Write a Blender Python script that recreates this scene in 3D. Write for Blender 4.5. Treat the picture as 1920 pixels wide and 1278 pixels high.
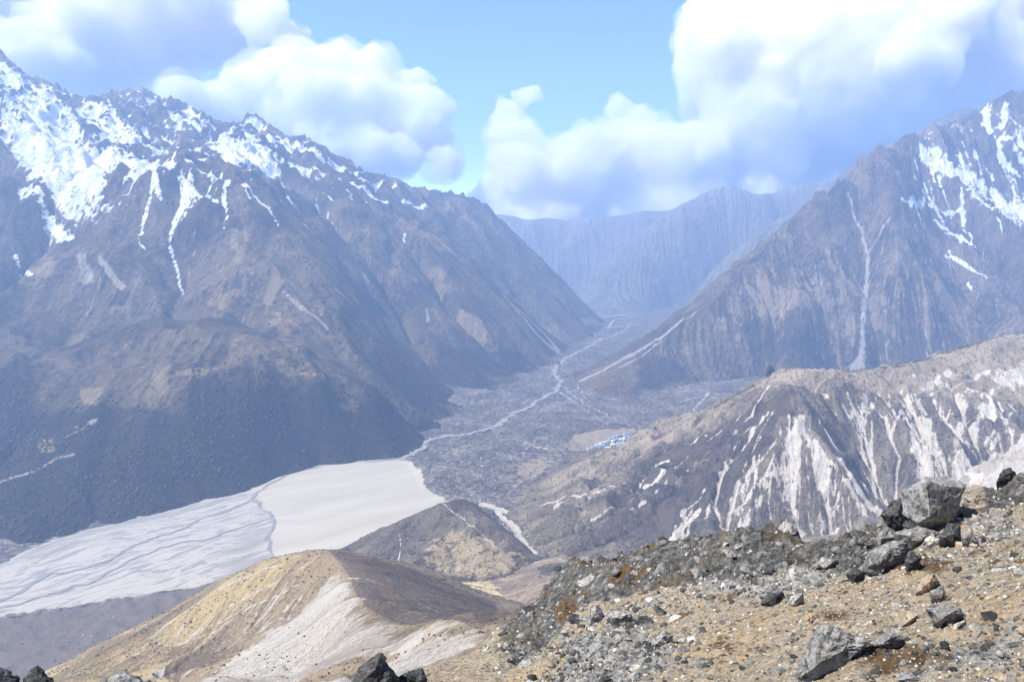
import bpy, bmesh, math, random, time
import numpy as np
from mathutils import Vector

# ------------------------------------------------------------------ camera, sky, sun, exposure
for _o in list(bpy.data.objects):
    bpy.data.objects.remove(_o, do_unlink=True)
scene = bpy.context.scene
COL = scene.collection
FPX, PITCH = 1423.0, math.radians(10.7)          # focal length in pixels of a 1920 px wide frame, tilt below level
CP, SP = math.cos(PITCH), math.sin(PITCH)
cam_data = bpy.data.cameras.new('camera')
cam_data.sensor_width = 36.0
cam_data.lens = 36.0 * FPX / 1920.0
cam_data.clip_start, cam_data.clip_end = 0.1, 200000.0
cam = bpy.data.objects.new('camera', cam_data)
cam.rotation_euler = (math.radians(90) - PITCH, 0, 0)
COL.objects.link(cam)
scene.camera = cam

SUN_EL, SUN_ROT = math.radians(55), math.radians(-114)   # rotation clockwise from +Y (straight ahead)
world = bpy.data.worlds.new('World')
scene.world = world
world.use_nodes = True
wn = world.node_tree.nodes
wn.clear()
w_out = wn.new('ShaderNodeOutputWorld')
w_bg = wn.new('ShaderNodeBackground')
w_sky = wn.new('ShaderNodeTexSky')
w_sky.sky_type = 'NISHITA'
w_sky.sun_disc = False
w_sky.sun_elevation, w_sky.sun_rotation = SUN_EL, SUN_ROT
w_sky.altitude = 4900
w_sky.air_density, w_sky.dust_density, w_sky.ozone_density = 1.0, 1.2, 6.0
w_bg.inputs['Strength'].default_value = 0.12
world.node_tree.links.new(w_sky.outputs[0], w_bg.inputs['Color'])
world.node_tree.links.new(w_bg.outputs[0], w_out.inputs['Surface'])

sun_data = bpy.data.lights.new('sun', 'SUN')
sun_data.energy, sun_data.angle, sun_data.color = 4.6, math.radians(0.5), (1.0, 0.95, 0.87)
sun = bpy.data.objects.new('sun', sun_data)
_sd = Vector((math.sin(SUN_ROT) * math.cos(SUN_EL), math.cos(SUN_ROT) * math.cos(SUN_EL), math.sin(SUN_EL)))
sun.rotation_euler = _sd.to_track_quat('Z', 'Y').to_euler()
COL.objects.link(sun)

scene.view_settings.view_transform = 'Standard'
scene.view_settings.look = 'None'
scene.view_settings.exposure = 1.28
scene.view_settings.gamma = 1.0
scene.view_settings.use_curve_mapping = False
scene.render.engine = 'CYCLES'
scene.cycles.use_denoising = True
scene.cycles.max_bounces = 36
scene.cycles.diffuse_bounces = 2
scene.cycles.volume_bounces = 32

T0 = time.time()
def tick(s): print('%6.1fs %s' % (time.time() - T0, s), flush=True)

# ------------------------------------------------------------------ helpers: pixels to places, noise, interpolation
rng = np.random.default_rng(7)
def ray(px, py):
    t = (np.asarray(py, float) - 639.0) / FPX
    fwd = CP - t * SP
    return (np.asarray(px, float) - 960.0) / FPX / fwd, (-t * CP - SP) / fwd      # x and z for each metre ahead
def at(px, py, Y):
    rx, rz = ray(px, py)
    return np.array([rx * Y, Y, rz * Y])
def project(x, y, z):
    f = y * CP - z * SP
    f = np.where(f < 1e-6, 1e-6, f)
    return 960 + FPX * x / f, 639 - FPX * (z * CP + y * SP) / f
def floor_z(Y):
    return -1080.0 - 0.045 * np.maximum(0, Y - 2400.0)
def on_floor(px, py, dz=0.0):
    rx, rz = ray(px, py)
    Y = 3000.0
    for _ in range(60):
        Y = 0.5 * Y + 0.5 * (floor_z(Y) + dz) / rz
    return np.array([rx * Y, Y, rz * Y])
def at_z(px, py, z):
    rx, rz = ray(px, py)
    return np.array([rx * z / rz, z / rz, z])

_perm = np.random.default_rng(3).permutation(4096)
_ga = np.random.default_rng(4).random(4096) * 2 * np.pi
_gx, _gy = np.cos(_ga), np.sin(_ga)
def perlin(x, y, seed=0):
    xi, yi = np.floor(x).astype(np.int64), np.floor(y).astype(np.int64)
    xf, yf = x - xi, y - yi
    u, v = xf * xf * xf * (xf * (xf * 6 - 15) + 10), yf * yf * yf * (yf * (yf * 6 - 15) + 10)
    def g(ix, iy, dx, dy):
        h = _perm[(_perm[(ix + seed * 131) & 4095] + iy + seed * 57) & 4095]
        return _gx[h] * dx + _gy[h] * dy
    n0 = g(xi, yi, xf, yf); n1 = g(xi + 1, yi, xf - 1, yf)
    n2 = g(xi, yi + 1, xf, yf - 1); n3 = g(xi + 1, yi + 1, xf - 1, yf - 1)
    return ((n0 + u * (n1 - n0)) + v * ((n2 + u * (n3 - n2)) - (n0 + u * (n1 - n0)))) * 1.41
def fbm(x, y, scale, octaves=5, gain=0.5, seed=0):
    s, a, f = 0, 1.0, 1.0 / scale
    for k in range(octaves):
        s = s + a * perlin(x * f, y * f, seed + k); a *= gain; f *= 2.03
    return s
def ridged(x, y, scale, octaves=5, gain=0.5, seed=0):
    s, a, f, w = 0, 1.0, 1.0 / scale, 1.0
    for k in range(octaves):
        n = (1 - np.abs(perlin(x * f, y * f, seed + k) * 1.3)) ** 2
        s = s + a * n * w; w = np.clip(n * 1.4, 0, 1); a *= gain; f *= 2.03
    return s - 0.9
def sstep(a, b, x):
    t = np.clip((x - a) / (b - a), 0, 1)
    return t * t * (3 - 2 * t)

def dense(pts, ds):
    """points every ds metres along a 3D polyline"""
    out = [pts[0]]
    for a, b in zip(pts[:-1], pts[1:]):
        n = max(1, int(np.linalg.norm(b - a) / ds))
        for k in range(1, n + 1):
            out.append(a + (b - a) * k / n)
    return out
def P(lst, ds=150.0):
    """pixel + distance triples as a dense 3D line; 'f' as distance puts the point on the valley floor, ('z', h) at a height"""
    q = []
    for px, py, d in lst:
        if isinstance(d, str): q.append(on_floor(px, py))
        elif isinstance(d, tuple): q.append(at_z(px, py, d[1]))
        else: q.append(at(px, py, d))
    return dense(q, ds) if ds else q
def shift(pts, dx, dy, dz):
    return [p + np.array([dx, dy, dz]) for p in pts]

def under(pts):
    """keep points from sinking far below the valley floor"""
    return [np.array([p[0], p[1], max(p[2], floor_z(p[1]) - 150)]) for p in pts]

class RBF:
    def __init__(self, pts, smooth=0.0, scale=1000.0):
        p = np.array(pts, float)
        self.s = scale
        q = p[:, :2] / scale
        key = np.round(q * 350.0).astype(int)            # drop doubled points
        _, i = np.unique(key, axis=0, return_index=True)
        q, z = q[i], p[i, 2] / scale
        n = len(q)
        d = np.sqrt(((q[:, None] - q[None]) ** 2).sum(-1) + 1e-6)
        A = np.zeros((n + 3, n + 3))
        A[:n, :n] = -d + smooth * np.eye(n)
        A[:n, n] = 1; A[:n, n + 1:] = q
        A[n:, :n] = A[:n, n:].T
        self.w = np.linalg.lstsq(A, np.concatenate([z, np.zeros(3)]), rcond=None)[0]
        self.q = q
    def __call__(self, x, y):
        sh = np.broadcast(x, y).shape
        X, Y = np.broadcast_to(x, sh).ravel() / self.s, np.broadcast_to(y, sh).ravel() / self.s
        out = np.empty(X.shape)
        n = len(self.q)
        for i in range(0, len(X), 20000):
            a, b = X[i:i + 20000], Y[i:i + 20000]
            d = np.sqrt((a[:, None] - self.q[None, :, 0]) ** 2 + (b[:, None] - self.q[None, :, 1]) ** 2 + 1e-6)
            out[i:i + 20000] = -d @ self.w[:n] + self.w[n] + self.w[n + 1] * a + self.w[n + 2] * b
        return (out * self.s).reshape(sh)

def blur(h, n=1):
    for _ in range(n):
        p = np.pad(h, 1, mode='edge')
        h = (p[:-2, 1:-1] + p[2:, 1:-1] + p[1:-1, :-2] + p[1:-1, 2:] + 4 * p[1:-1, 1:-1]) / 8
    return h

class Grid:
    """a height field h[j, i] over xs[i], ys[j] with named fields on the same grid"""
    def __init__(self, xs, ys, fan=False):
        self.xs, self.ys, self.fan = np.asarray(xs, float), np.asarray(ys, float), fan
        self.X, self.Y = np.meshgrid(self.xs, self.ys)
        if fan: self.X = self.X * self.Y                     # columns spread with distance
        self.h = np.zeros_like(self.X)
        self.f = {}
    def base(self, pts, smooth=0.0, step=4, scale=1000.0):
        r = RBF(pts, smooth, scale)
        ix = np.unique(np.append(np.arange(0, len(self.xs), step), len(self.xs) - 1))
        iy = np.unique(np.append(np.arange(0, len(self.ys), step), len(self.ys) - 1))
        c = r(self.X[np.ix_(iy, ix)], self.Y[np.ix_(iy, ix)])
        t = np.array([np.interp(self.xs, self.xs[ix], row) for row in c])
        self.h = np.array([np.interp(self.ys, self.ys[iy], t[:, k]) for k in range(t.shape[1])]).T.copy()
    def idx(self, x, y):
        if self.fan: x = x / np.maximum(y, 1e-6)
        fx = np.clip(np.interp(x, self.xs, np.arange(len(self.xs))), 0, len(self.xs) - 1.001)
        fy = np.clip(np.interp(y, self.ys, np.arange(len(self.ys))), 0, len(self.ys) - 1.001)
        return fx, fy
    def lookup(self, a, fx, fy):
        i, j = fx.astype(int), fy.astype(int)
        u, v = fx - i, fy - j
        return (a[j, i] * (1 - u) + a[j, i + 1] * u) * (1 - v) + (a[j + 1, i] * (1 - u) + a[j + 1, i + 1] * u) * v
    def z(self, x, y):
        return self.lookup(self.h, *self.idx(np.asarray(x, float), np.asarray(y, float)))
    def pick(self, px, py):
        """where the line of sight through a pixel first meets this ground"""
        rx, rz = ray(px, py)
        Y = np.exp(np.linspace(np.log(max(self.ys[0], 0.5)), np.log(self.ys[-1]), 3000))
        x, z = rx * Y, rz * Y
        xc = x / Y if self.fan else x
        ok = (xc >= self.xs[0]) & (xc <= self.xs[-1])
        below = ok & (z <= self.z(x, Y))
        k = int(np.argmax(below)) if below.any() else int(np.argmin(np.where(ok, z - self.z(x, Y), 1e9)))
        return np.array([x[k], Y[k], float(self.z(x[k], Y[k]))])
    def grad(self, h=None):
        h = self.h if h is None else h
        gy, gx = np.gradient(h, self.ys, self.xs)
        return gx, gy
    def erode(self, rounds=3, n=40000, steps=90, depth=8.0, seed=1, smooth=1):
        """let water run down the slopes and cut its beds; keeps how much ran where in f['flow']"""
        r = np.random.default_rng(seed)
        H, W = self.h.shape
        tot = np.zeros(H * W)
        for k in range(rounds):
            gx, gy = self.grad(blur(self.h, 2))
            x, y = r.random(n) * (W - 2), r.random(n) * (H - 2)
            dx, dy = np.zeros(n), np.zeros(n)
            vis = np.zeros(H * W)
            for s in range(steps):
                i, j = x.astype(int), y.astype(int)
                a, b = -gx[j, i], -gy[j, i]
                m = np.sqrt(a * a + b * b) + 1e-9
                dx, dy = 0.45 * dx + 0.55 * a / m, 0.45 * dy + 0.55 * b / m
                m = np.sqrt(dx * dx + dy * dy) + 1e-9
                x = np.clip(x + dx / m, 0, W - 2.001); y = np.clip(y + dy / m, 0, H - 2.001)
                vis += np.bincount(y.astype(int) * W + x.astype(int), minlength=H * W) * min(1.0, s / 15)
            tot += vis
            c = np.log1p(blur(vis.reshape(H, W), 1) / (n * steps / (H * W)) * 0.6)
            c = blur(c, smooth)
            self.h = self.h - depth * np.clip(c, 0, 3.0)
        fl = np.log1p(blur(tot.reshape(H, W), 1) / (n * steps * rounds / (H * W)))
        self.f['flow'] = fl
    def carve(self, k=3, **kw):
        """the same on every k-th point: wider valleys"""
        c = Grid(self.xs[::k], self.ys[::k]); c.h = self.h[::k, ::k].copy(); h0 = c.h.copy()
        c.erode(**kw)
        d = c.h - h0
        fx, fy = c.idx(self.X, self.Y)
        self.h = self.h + c.lookup(d, fx, fy)
        self.f['bigflow'] = c.lookup(c.f['flow'], fx, fy)
    def crest_dist(self, pts, step=4):
        """distance to the nearest of the given points"""
        p = np.array(pts)[:, :2]
        X, Y = self.X[::step, ::step], self.Y[::step, ::step]
        d = np.full(X.shape, 1e9)
        for a in p: d = np.minimum(d, np.hypot(X - a[0], Y - a[1]))
        c = Grid(self.xs[::step], self.ys[::step])
        return c.lookup(d, *c.idx(self.X, self.Y))
    def streaks(self, length=24, cells=1.0, seed=5):
        """fine noise smeared down the fall lines, about 0 to 1"""
        r = np.random.default_rng(seed)
        n0 = r.random(self.h.shape)
        gx, gy = self.grad(blur(self.h, 3))
        H, W = self.h.shape
        jj, ii = np.mgrid[0:H, 0:W].astype(float)
        acc, cnt = n0.copy(), 1
        for sgn in (1, -1):
            x, y = ii.copy(), jj.copy()
            for s in range(length):
                i, j = x.astype(int), y.astype(int)
                a, b = gx[j, i], gy[j, i]
                m = np.sqrt(a * a + b * b) + 1e-9
                x = np.clip(x + sgn * a / m, 0, W - 1.001); y = np.clip(y + sgn * b / m, 0, H - 1.001)
                acc += n0[y.astype(int), x.astype(int)]; cnt += 1
        acc /= cnt
        acc = (acc - acc.mean()) / acc.std()
        self.f['streak'] = np.clip(0.5 + acc * 0.2, 0, 1)
    def slope(self):
        gx, gy = self.grad()
        return np.degrees(np.arctan(np.hypot(gx, gy)))
    def line(self, name, pix, w0, w1=None, power=1.0, wob=0.0):
        """mark a strip along a line seen at these pixels; widths in pixels of the photograph"""
        self.strip(name, [self.pick(px, py) for px, py in pix], w0, w0 if w1 is None else w1, power)
    def chute(self, name, px, py, length, w0, w1, power=1.0):
        """mark a strip that runs down the fall line from the ground seen at this pixel; length in metres"""
        if not hasattr(self, '_g'): self._g = self.grad(blur(self.h, 2))
        p = self.pick(px, py); pts = [p]; d = np.zeros(2); st = 2.2 * (self.xs[1] - self.xs[0])
        for _ in range(int(length / st)):
            fx, fy = self.idx(np.array([p[0]]), np.array([p[1]]))
            g = -np.array([self.lookup(self._g[0], fx, fy)[0], self.lookup(self._g[1], fx, fy)[0]])
            if np.hypot(*g) < 0.12: break
            d = 0.5 * d + 0.5 * g / np.hypot(*g); d /= np.hypot(*d) + 1e-9
            x, y = p[0] + d[0] * st, p[1] + d[1] * st
            p = np.array([x, y, float(self.z(x, y))]); pts.append(p)
        if len(pts) > 2: self.strip(name, pts, w0, w1, power)
    def strip(self, name, pts, w0, w1, power):
        fld = self.f.setdefault(name, np.zeros_like(self.h))
        n = len(pts) - 1
        for k in range(n):
            a, b = pts[k], pts[k + 1]
            wa = (w0 + (w1 - w0) * k / n) * a[1] / FPX
            wb = (w0 + (w1 - w0) * (k + 1) / n) * b[1] / FPX
            m = max(wa, wb) * 1.6 + 3 * abs(self.xs[1] - self.xs[0])
            i0, i1 = (0, len(self.xs)) if self.fan else np.searchsorted(self.xs, [min(a[0], b[0]) - m, max(a[0], b[0]) + m])
            j0, j1 = np.searchsorted(self.ys, [min(a[1], b[1]) - m, max(a[1], b[1]) + m])
            if i1 <= i0 or j1 <= j0: continue
            X, Y = self.X[j0:j1, i0:i1], self.Y[j0:j1, i0:i1]
            d = b[:2] - a[:2]
            t = np.clip(((X - a[0]) * d[0] + (Y - a[1]) * d[1]) / (d @ d + 1e-9), 0, 1)
            ww = wa + (wb - wa) * t
            dist = np.hypot(X - a[0] - t * d[0], Y - a[1] - t * d[1])
            v = np.clip(1 - 0.5 * dist / (ww * 0.5 + 1e-9), 0, 1) * power
            fld[j0:j1, i0:i1] = np.maximum(fld[j0:j1, i0:i1], v)
    def area(self, name, pix, soft=40.0, power=1.0, cut=False):
        """mark the ground inside an outline seen at these pixels; soft in metres"""
        pts = np.array([self.pick(*q)[:2] if len(q) == 2 else at(*q)[:2] for q in pix])
        fld = self.f.setdefault(name, np.zeros_like(self.h))
        m = soft
        i0, i1 = (0, len(self.xs)) if self.fan else np.searchsorted(self.xs, [pts[:, 0].min() - m, pts[:, 0].max() + m])
        j0, j1 = np.searchsorted(self.ys, [pts[:, 1].min() - m, pts[:, 1].max() + m])
        X, Y = self.X[j0:j1, i0:i1], self.Y[j0:j1, i0:i1]
        ins = np.zeros(X.shape, bool); dm = np.full(X.shape, 1e9)
        for k in range(len(pts)):
            a, b = pts[k], pts[(k + 1) % len(pts)]
            cr = (a[1] > Y) != (b[1] > Y)
            with np.errstate(divide='ignore', invalid='ignore'):
                xx = (b[0] - a[0]) * (Y - a[1]) / (b[1] - a[1] + 1e-12) + a[0]
            ins ^= cr & (X < xx)
            d = b - a
            t = np.clip(((X - a[0]) * d[0] + (Y - a[1]) * d[1]) / (d @ d + 1e-9), 0, 1)
            dm = np.minimum(dm, np.hypot(X - a[0] - t * d[0], Y - a[1] - t * d[1]))
        sd = np.where(ins, dm, -dm)
        v = np.clip(0.5 + 0.5 * sd / soft, 0, 1) * power
        if cut: fld[j0:j1, i0:i1] *= 1 - v
        else: fld[j0:j1, i0:i1] = np.maximum(fld[j0:j1, i0:i1], v)
    def build(self, name, mat, label=None, keep=None, margin=260, kind='structure', z_min=None, smooth=True, cull=False):
        H, W = self.h.shape
        u, v = project(self.X, self.Y, self.h)
        ok = (u > -margin) & (u < 1920 + margin) & (v < 1278 + margin) & (self.Y > 0.3)
        if z_min is not None: ok &= self.h > z_min(self.X, self.Y)
        if keep is not None: ok &= keep
        if cull:                                             # leave out slopes that face well away
            gx, gy = self.grad(blur(self.h, 6))
            ok &= blur((gx * self.X + gy * self.Y - self.h) / np.sqrt((1 + gx * gx + gy * gy) * (self.X ** 2 + self.Y ** 2 + self.h ** 2)), 4) > -0.16
        q = ok[:-1, :-1] | ok[1:, :-1] | ok[:-1, 1:] | ok[1:, 1:]
        jj, ii = np.nonzero(q)
        a = jj * W + ii
        quads = np.stack([a, a + 1, a + W + 1, a + W], 1)
        used, inv = np.unique(quads.ravel(), return_inverse=True)
        co = np.stack([self.X.ravel()[used], self.Y.ravel()[used], self.h.ravel()[used]], 1)
        me = bpy.data.meshes.new(name)
        me.vertices.add(len(co)); me.vertices.foreach_set('co', co.ravel().astype(np.float32))
        nq = len(quads)
        me.loops.add(nq * 4); me.loops.foreach_set('vertex_index', inv.astype(np.int32).ravel())
        me.polygons.add(nq); me.polygons.foreach_set('loop_start', np.arange(0, nq * 4, 4, dtype=np.int32))
        me.polygons.foreach_set('use_smooth', np.full(nq, smooth))
        for k, fld in self.f.items():
            at_ = me.attributes.new(k, 'FLOAT', 'POINT')
            at_.data.foreach_set('value', fld.ravel()[used].astype(np.float32))
        me.update(calc_edges=True)
        me.materials.append(mat)
        o = bpy.data.objects.new(name, me)
        COL.objects.link(o)
        o['kind'] = kind
        if label: o['label'] = label
        tick('%s %d tris' % (name, nq * 2))
        return o

# ------------------------------------------------------------------ ground materials
class NT:
    def __init__(self, name):
        self.m = bpy.data.materials.new(name); self.m.use_nodes = True
        self.t = self.m.node_tree; self.t.nodes.clear()
        self.pos = self.n('ShaderNodeNewGeometry').outputs['Position']
    def n(self, typ, **kw):
        nd = self.t.nodes.new(typ)
        for k, v in kw.items(): setattr(nd, k, v)
        return nd
    def l(self, a, b): self.t.links.new(a, b)
    def set(self, sock, v):
        if hasattr(v, 'is_linked') or isinstance(v, bpy.types.NodeSocket): self.l(v, sock)
        elif isinstance(v, (tuple, list)) and len(v) == 3 and sock.type == 'RGBA': sock.default_value = (*v, 1)
        else: sock.default_value = v
    def attr(self, k):
        return self.n('ShaderNodeAttribute', attribute_name=k).outputs['Fac']
    def math(self, op, a, b=0.0, c=None):
        m = self.n('ShaderNodeMath', operation=op)
        self.set(m.inputs[0], a); self.set(m.inputs[1], b)
        if c is not None: self.set(m.inputs[2], c)
        return m.outputs[0]
    def noise(self, size, detail=4.0, rough=0.55, stretch=None, off=0.0, dist=0.0, vec=None):
        v = vec or self.pos
        mp = self.n('ShaderNodeMapping')
        s = stretch or (1, 1, 1)
        mp.inputs['Scale'].default_value = (s[0] / size, s[1] / size, s[2] / size)
        mp.inputs['Location'].default_value = (off, off * 0.7, off * 1.3)
        self.l(v, mp.inputs['Vector'])
        t = self.n('ShaderNodeTexNoise')
        t.inputs['Scale'].default_value = 1.0
        t.inputs['Detail'].default_value = detail; t.inputs['Roughness'].default_value = rough
        t.inputs['Distortion'].default_value = dist
        self.l(mp.outputs[0], t.inputs['Vector'])
        return t.outputs['Fac']
    def voro(self, size, feature='F1', rand=1.0, off=0.0, stretch=None):
        mp = self.n('ShaderNodeMapping')
        s = stretch or (1, 1, 1)
        mp.inputs['Scale'].default_value = (s[0] / size, s[1] / size, s[2] / size)
        mp.inputs['Location'].default_value = (off, off, off)
        self.l(self.pos, mp.inputs['Vector'])
        t = self.n('ShaderNodeTexVoronoi', feature=feature)
        t.inputs['Scale'].default_value = 1.0; t.inputs['Randomness'].default_value = rand
        self.l(mp.outputs[0], t.inputs['Vector'])
        return t
    def step(self, v, lo, hi, smooth=True):
        m = self.n('ShaderNodeMapRange', interpolation_type='SMOOTHSTEP' if smooth else 'LINEAR')
        self.set(m.inputs['Value'], v)
        m.inputs['From Min'].default_value = lo; m.inputs['From Max'].default_value = hi
        return m.outputs['Result']
    def mix(self, fac, a, b, mode='MIX'):
        m = self.n('ShaderNodeMix', data_type='RGBA', blend_type=mode)
        self.set(m.inputs['Factor'], fac)
        self.set(m.inputs[6], a); self.set(m.inputs[7], b)
        return m.outputs[2]
    def ramp(self, v, stops):
        r = self.n('ShaderNodeValToRGB')
        while len(r.color_ramp.elements) < len(stops): r.color_ramp.elements.new(0.5)
        for e, (p, c) in zip(r.color_ramp.elements, stops): e.position = p; e.color = (*c, 1)
        self.set(r.inputs[0], v)
        return r.outputs[0]
    def bump(self, height, strength, dist, prev=None):
        b = self.n('ShaderNodeBump')
        b.inputs['Strength'].default_value = strength; b.inputs['Distance'].default_value = dist
        self.set(b.inputs['Height'], height)
        if prev is not None: self.l(prev, b.inputs['Normal'])
        return b.outputs[0]
    def out(self, color, rough=0.95, normal=None, spec=0.2):
        p = self.n('ShaderNodeBsdfPrincipled')
        self.set(p.inputs['Base Color'], color); self.set(p.inputs['Roughness'], rough)
        p.inputs['Specular IOR Level'].default_value = spec
        if normal is not None: self.l(normal, p.inputs['Normal'])
        o = self.n('ShaderNodeOutputMaterial')
        self.l(p.outputs[0], o.inputs['Surface'])
        return self.m
    def over(self, col, attr, c, noise=None, amp=0.5, lo=0.42, hi=0.58):
        """lay colour c over col where the named field, broken up by noise, is strong"""
        v = self.attr(attr) if isinstance(attr, str) else attr
        if noise is not None:
            v = self.math('MULTIPLY_ADD', self.math('MULTIPLY', self.math('SUBTRACT', noise, 0.5), amp), self.step(v, 0.0, 0.3), v)
        return self.mix(self.step(v, lo, hi), col, c)

def plain(name, c):
    m = NT(name); return m.out(c)

# ------------------------------------------------------------------ materials of the ground
def rocky(name, c_dark, c_mid, c_light, size, overlays, bump=1.0, shrubs=None, warm=None):
    """weathered ground: mottled colours, streaks down the fall line, fine relief, then named overlays in order"""
    m = NT(name)
    n1 = m.noise(size * 8, 5, 0.6)
    n2 = m.noise(size, 6, 0.68, off=3.1)
    n3 = m.noise(size * 0.22, 3, 0.6, off=7.7)
    st = m.attr('streak')
    v = m.math('MULTIPLY_ADD', n2, 0.75, m.math('MULTIPLY', n1, 0.35))
    v = m.math('MULTIPLY_ADD', st, 0.45, v)
    v = m.math('MULTIPLY_ADD', n3, 0.25, v)
    col = m.ramp(m.step(v, 0.66, 1.12, False), [(0.12, c_dark), (0.5, c_mid), (0.92, c_light)])
    if warm is not None:
        col = m.mix(m.math('MULTIPLY', m.step(m.noise(size * 14, 6, 0.66, off=21), 0.46, 0.62), 0.6), col, warm)
        col = m.mix(m.math('MULTIPLY', m.step(m.noise(size * 22, 6, 0.66, off=29), 0.48, 0.64), 0.55), col, c_dark)
    nb = m.noise(size * 0.8, 6, 0.7, off=11)
    for (attr, ca, cb, ns, amp, lo, hi) in overlays:
        nz = m.noise(size * 5 * ns, 9, 0.72, off=sum(map(ord, attr)) % 17 + 1.5) if not isinstance(ns, tuple) else m.math('ADD', m.math('MULTIPLY', st, 0.3), m.math('MULTIPLY', m.noise(size * 5 * ns[0], 9, 0.72, off=5.5), 0.7))
        c = m.mix(m.step(m.math('MULTIPLY_ADD', m.math('SUBTRACT', st, 0.5), 0.6, m.noise(size * 0.7, 6, 0.7, off=13)), 0.32, 0.68), ca, cb)
        col = m.over(col, attr, c, nz, amp, lo, hi)
    bh = m.math('MULTIPLY_ADD', n2, 1.0, m.math('MULTIPLY', n3, 0.35))
    nrm = m.bump(bh, 1.0, size * 0.75 * bump)
    nrm = m.bump(m.attr('streak'), 0.8, size * 0.9 * bump, nrm)
    return m.out(col, 0.95, nrm, 0.1)

SNOW = ((0.80, 0.83, 0.88), (0.88, 0.90, 0.93))
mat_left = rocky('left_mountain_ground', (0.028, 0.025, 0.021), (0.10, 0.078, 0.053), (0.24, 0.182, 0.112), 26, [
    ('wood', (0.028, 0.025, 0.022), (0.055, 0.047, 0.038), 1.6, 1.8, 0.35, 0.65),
    ('tan', (0.19, 0.138, 0.075), (0.31, 0.235, 0.135), 1.1, 2.6, 0.40, 0.72),
    ('pale', (0.30, 0.26, 0.20), (0.38, 0.33, 0.26), 0.5, 1.2, 0.40, 0.6),
    ('snow', *SNOW, (0.38,), 3.0, 0.42, 0.62)], bump=1.7, warm=(0.19, 0.14, 0.075))
mat_right = rocky('right_peak_ground', (0.042, 0.036, 0.031), (0.13, 0.102, 0.073), (0.27, 0.208, 0.14), 26, [
    ('wood', (0.05, 0.045, 0.04), (0.08, 0.07, 0.06), 1.6, 0.9, 0.35, 0.65),
    ('tan', (0.22, 0.165, 0.10), (0.32, 0.245, 0.16), (0.8,), 2.6, 0.42, 0.66),
    ('pale', (0.36, 0.33, 0.29), (0.46, 0.42, 0.37), 0.4, 1.3, 0.40, 0.6),
    ('snow', *SNOW, (0.35,), 2.8, 0.42, 0.62)], bump=1.8, warm=(0.21, 0.155, 0.095))
mat_far = rocky('far_mountain_ground', (0.10, 0.094, 0.083), (0.16, 0.145, 0.12), (0.24, 0.21, 0.165), 70, [  # tones pale and close together: distance haze painted into the ground
    ('pale', (0.32, 0.28, 0.22), (0.4, 0.35, 0.28), 0.7, 0.6, 0.4, 0.6)])
mat_moraine = rocky('moraine_ground', (0.06, 0.049, 0.036), (0.145, 0.117, 0.083), (0.26, 0.213, 0.15), 9, [
    ('tan', (0.22, 0.175, 0.12), (0.30, 0.245, 0.172), 1.4, 2.0, 0.40, 0.66),
    ('dark', (0.038, 0.032, 0.028), (0.10, 0.08, 0.062), (1.2,), 2.6, 0.42, 0.62),
    ('pale', (0.36, 0.315, 0.25), (0.52, 0.47, 0.39), (0.8,), 2.4, 0.40, 0.64)])
mat_hill = rocky('hill_ground', (0.055, 0.045, 0.034), (0.11, 0.09, 0.066), (0.19, 0.152, 0.105), 7, [
    ('tan', (0.24, 0.185, 0.11), (0.33, 0.26, 0.16), 1.2, 2.4, 0.42, 0.62),
    ('pale', (0.46, 0.41, 0.34), (0.56, 0.50, 0.42), 1.0, 0.5, 0.42, 0.6)])
mat_terrace = rocky('terrace_ground', (0.14, 0.108, 0.078), (0.235, 0.182, 0.13), (0.33, 0.265, 0.19), 7, [
    ('dark', (0.07, 0.055, 0.042), (0.13, 0.105, 0.08), 1.2, 0.9, 0.42, 0.6),
    ('grass', (0.42, 0.33, 0.17), (0.52, 0.42, 0.24), 1.6, 0.5, 0.42, 0.6),
    ('pale', (0.45, 0.40, 0.33), (0.55, 0.49, 0.41), 1.0, 0.6, 0.42, 0.6)])
mat_spur = rocky('spur_ground', (0.13, 0.098, 0.062), (0.22, 0.165, 0.098), (0.31, 0.235, 0.14), 5, [
    ('yellow', (0.14, 0.103, 0.053), (0.37, 0.285, 0.145), (1.6,), 2.2, 0.40, 0.75),
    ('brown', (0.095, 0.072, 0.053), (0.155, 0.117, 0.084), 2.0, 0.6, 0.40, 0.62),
    ('rust', (0.17, 0.115, 0.065), (0.23, 0.16, 0.09), (1.5,), 2.0, 0.42, 0.66),
    ('pale', (0.26, 0.225, 0.175), (0.41, 0.37, 0.31), (1.0,), 2.6, 0.36, 0.72)])

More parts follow.
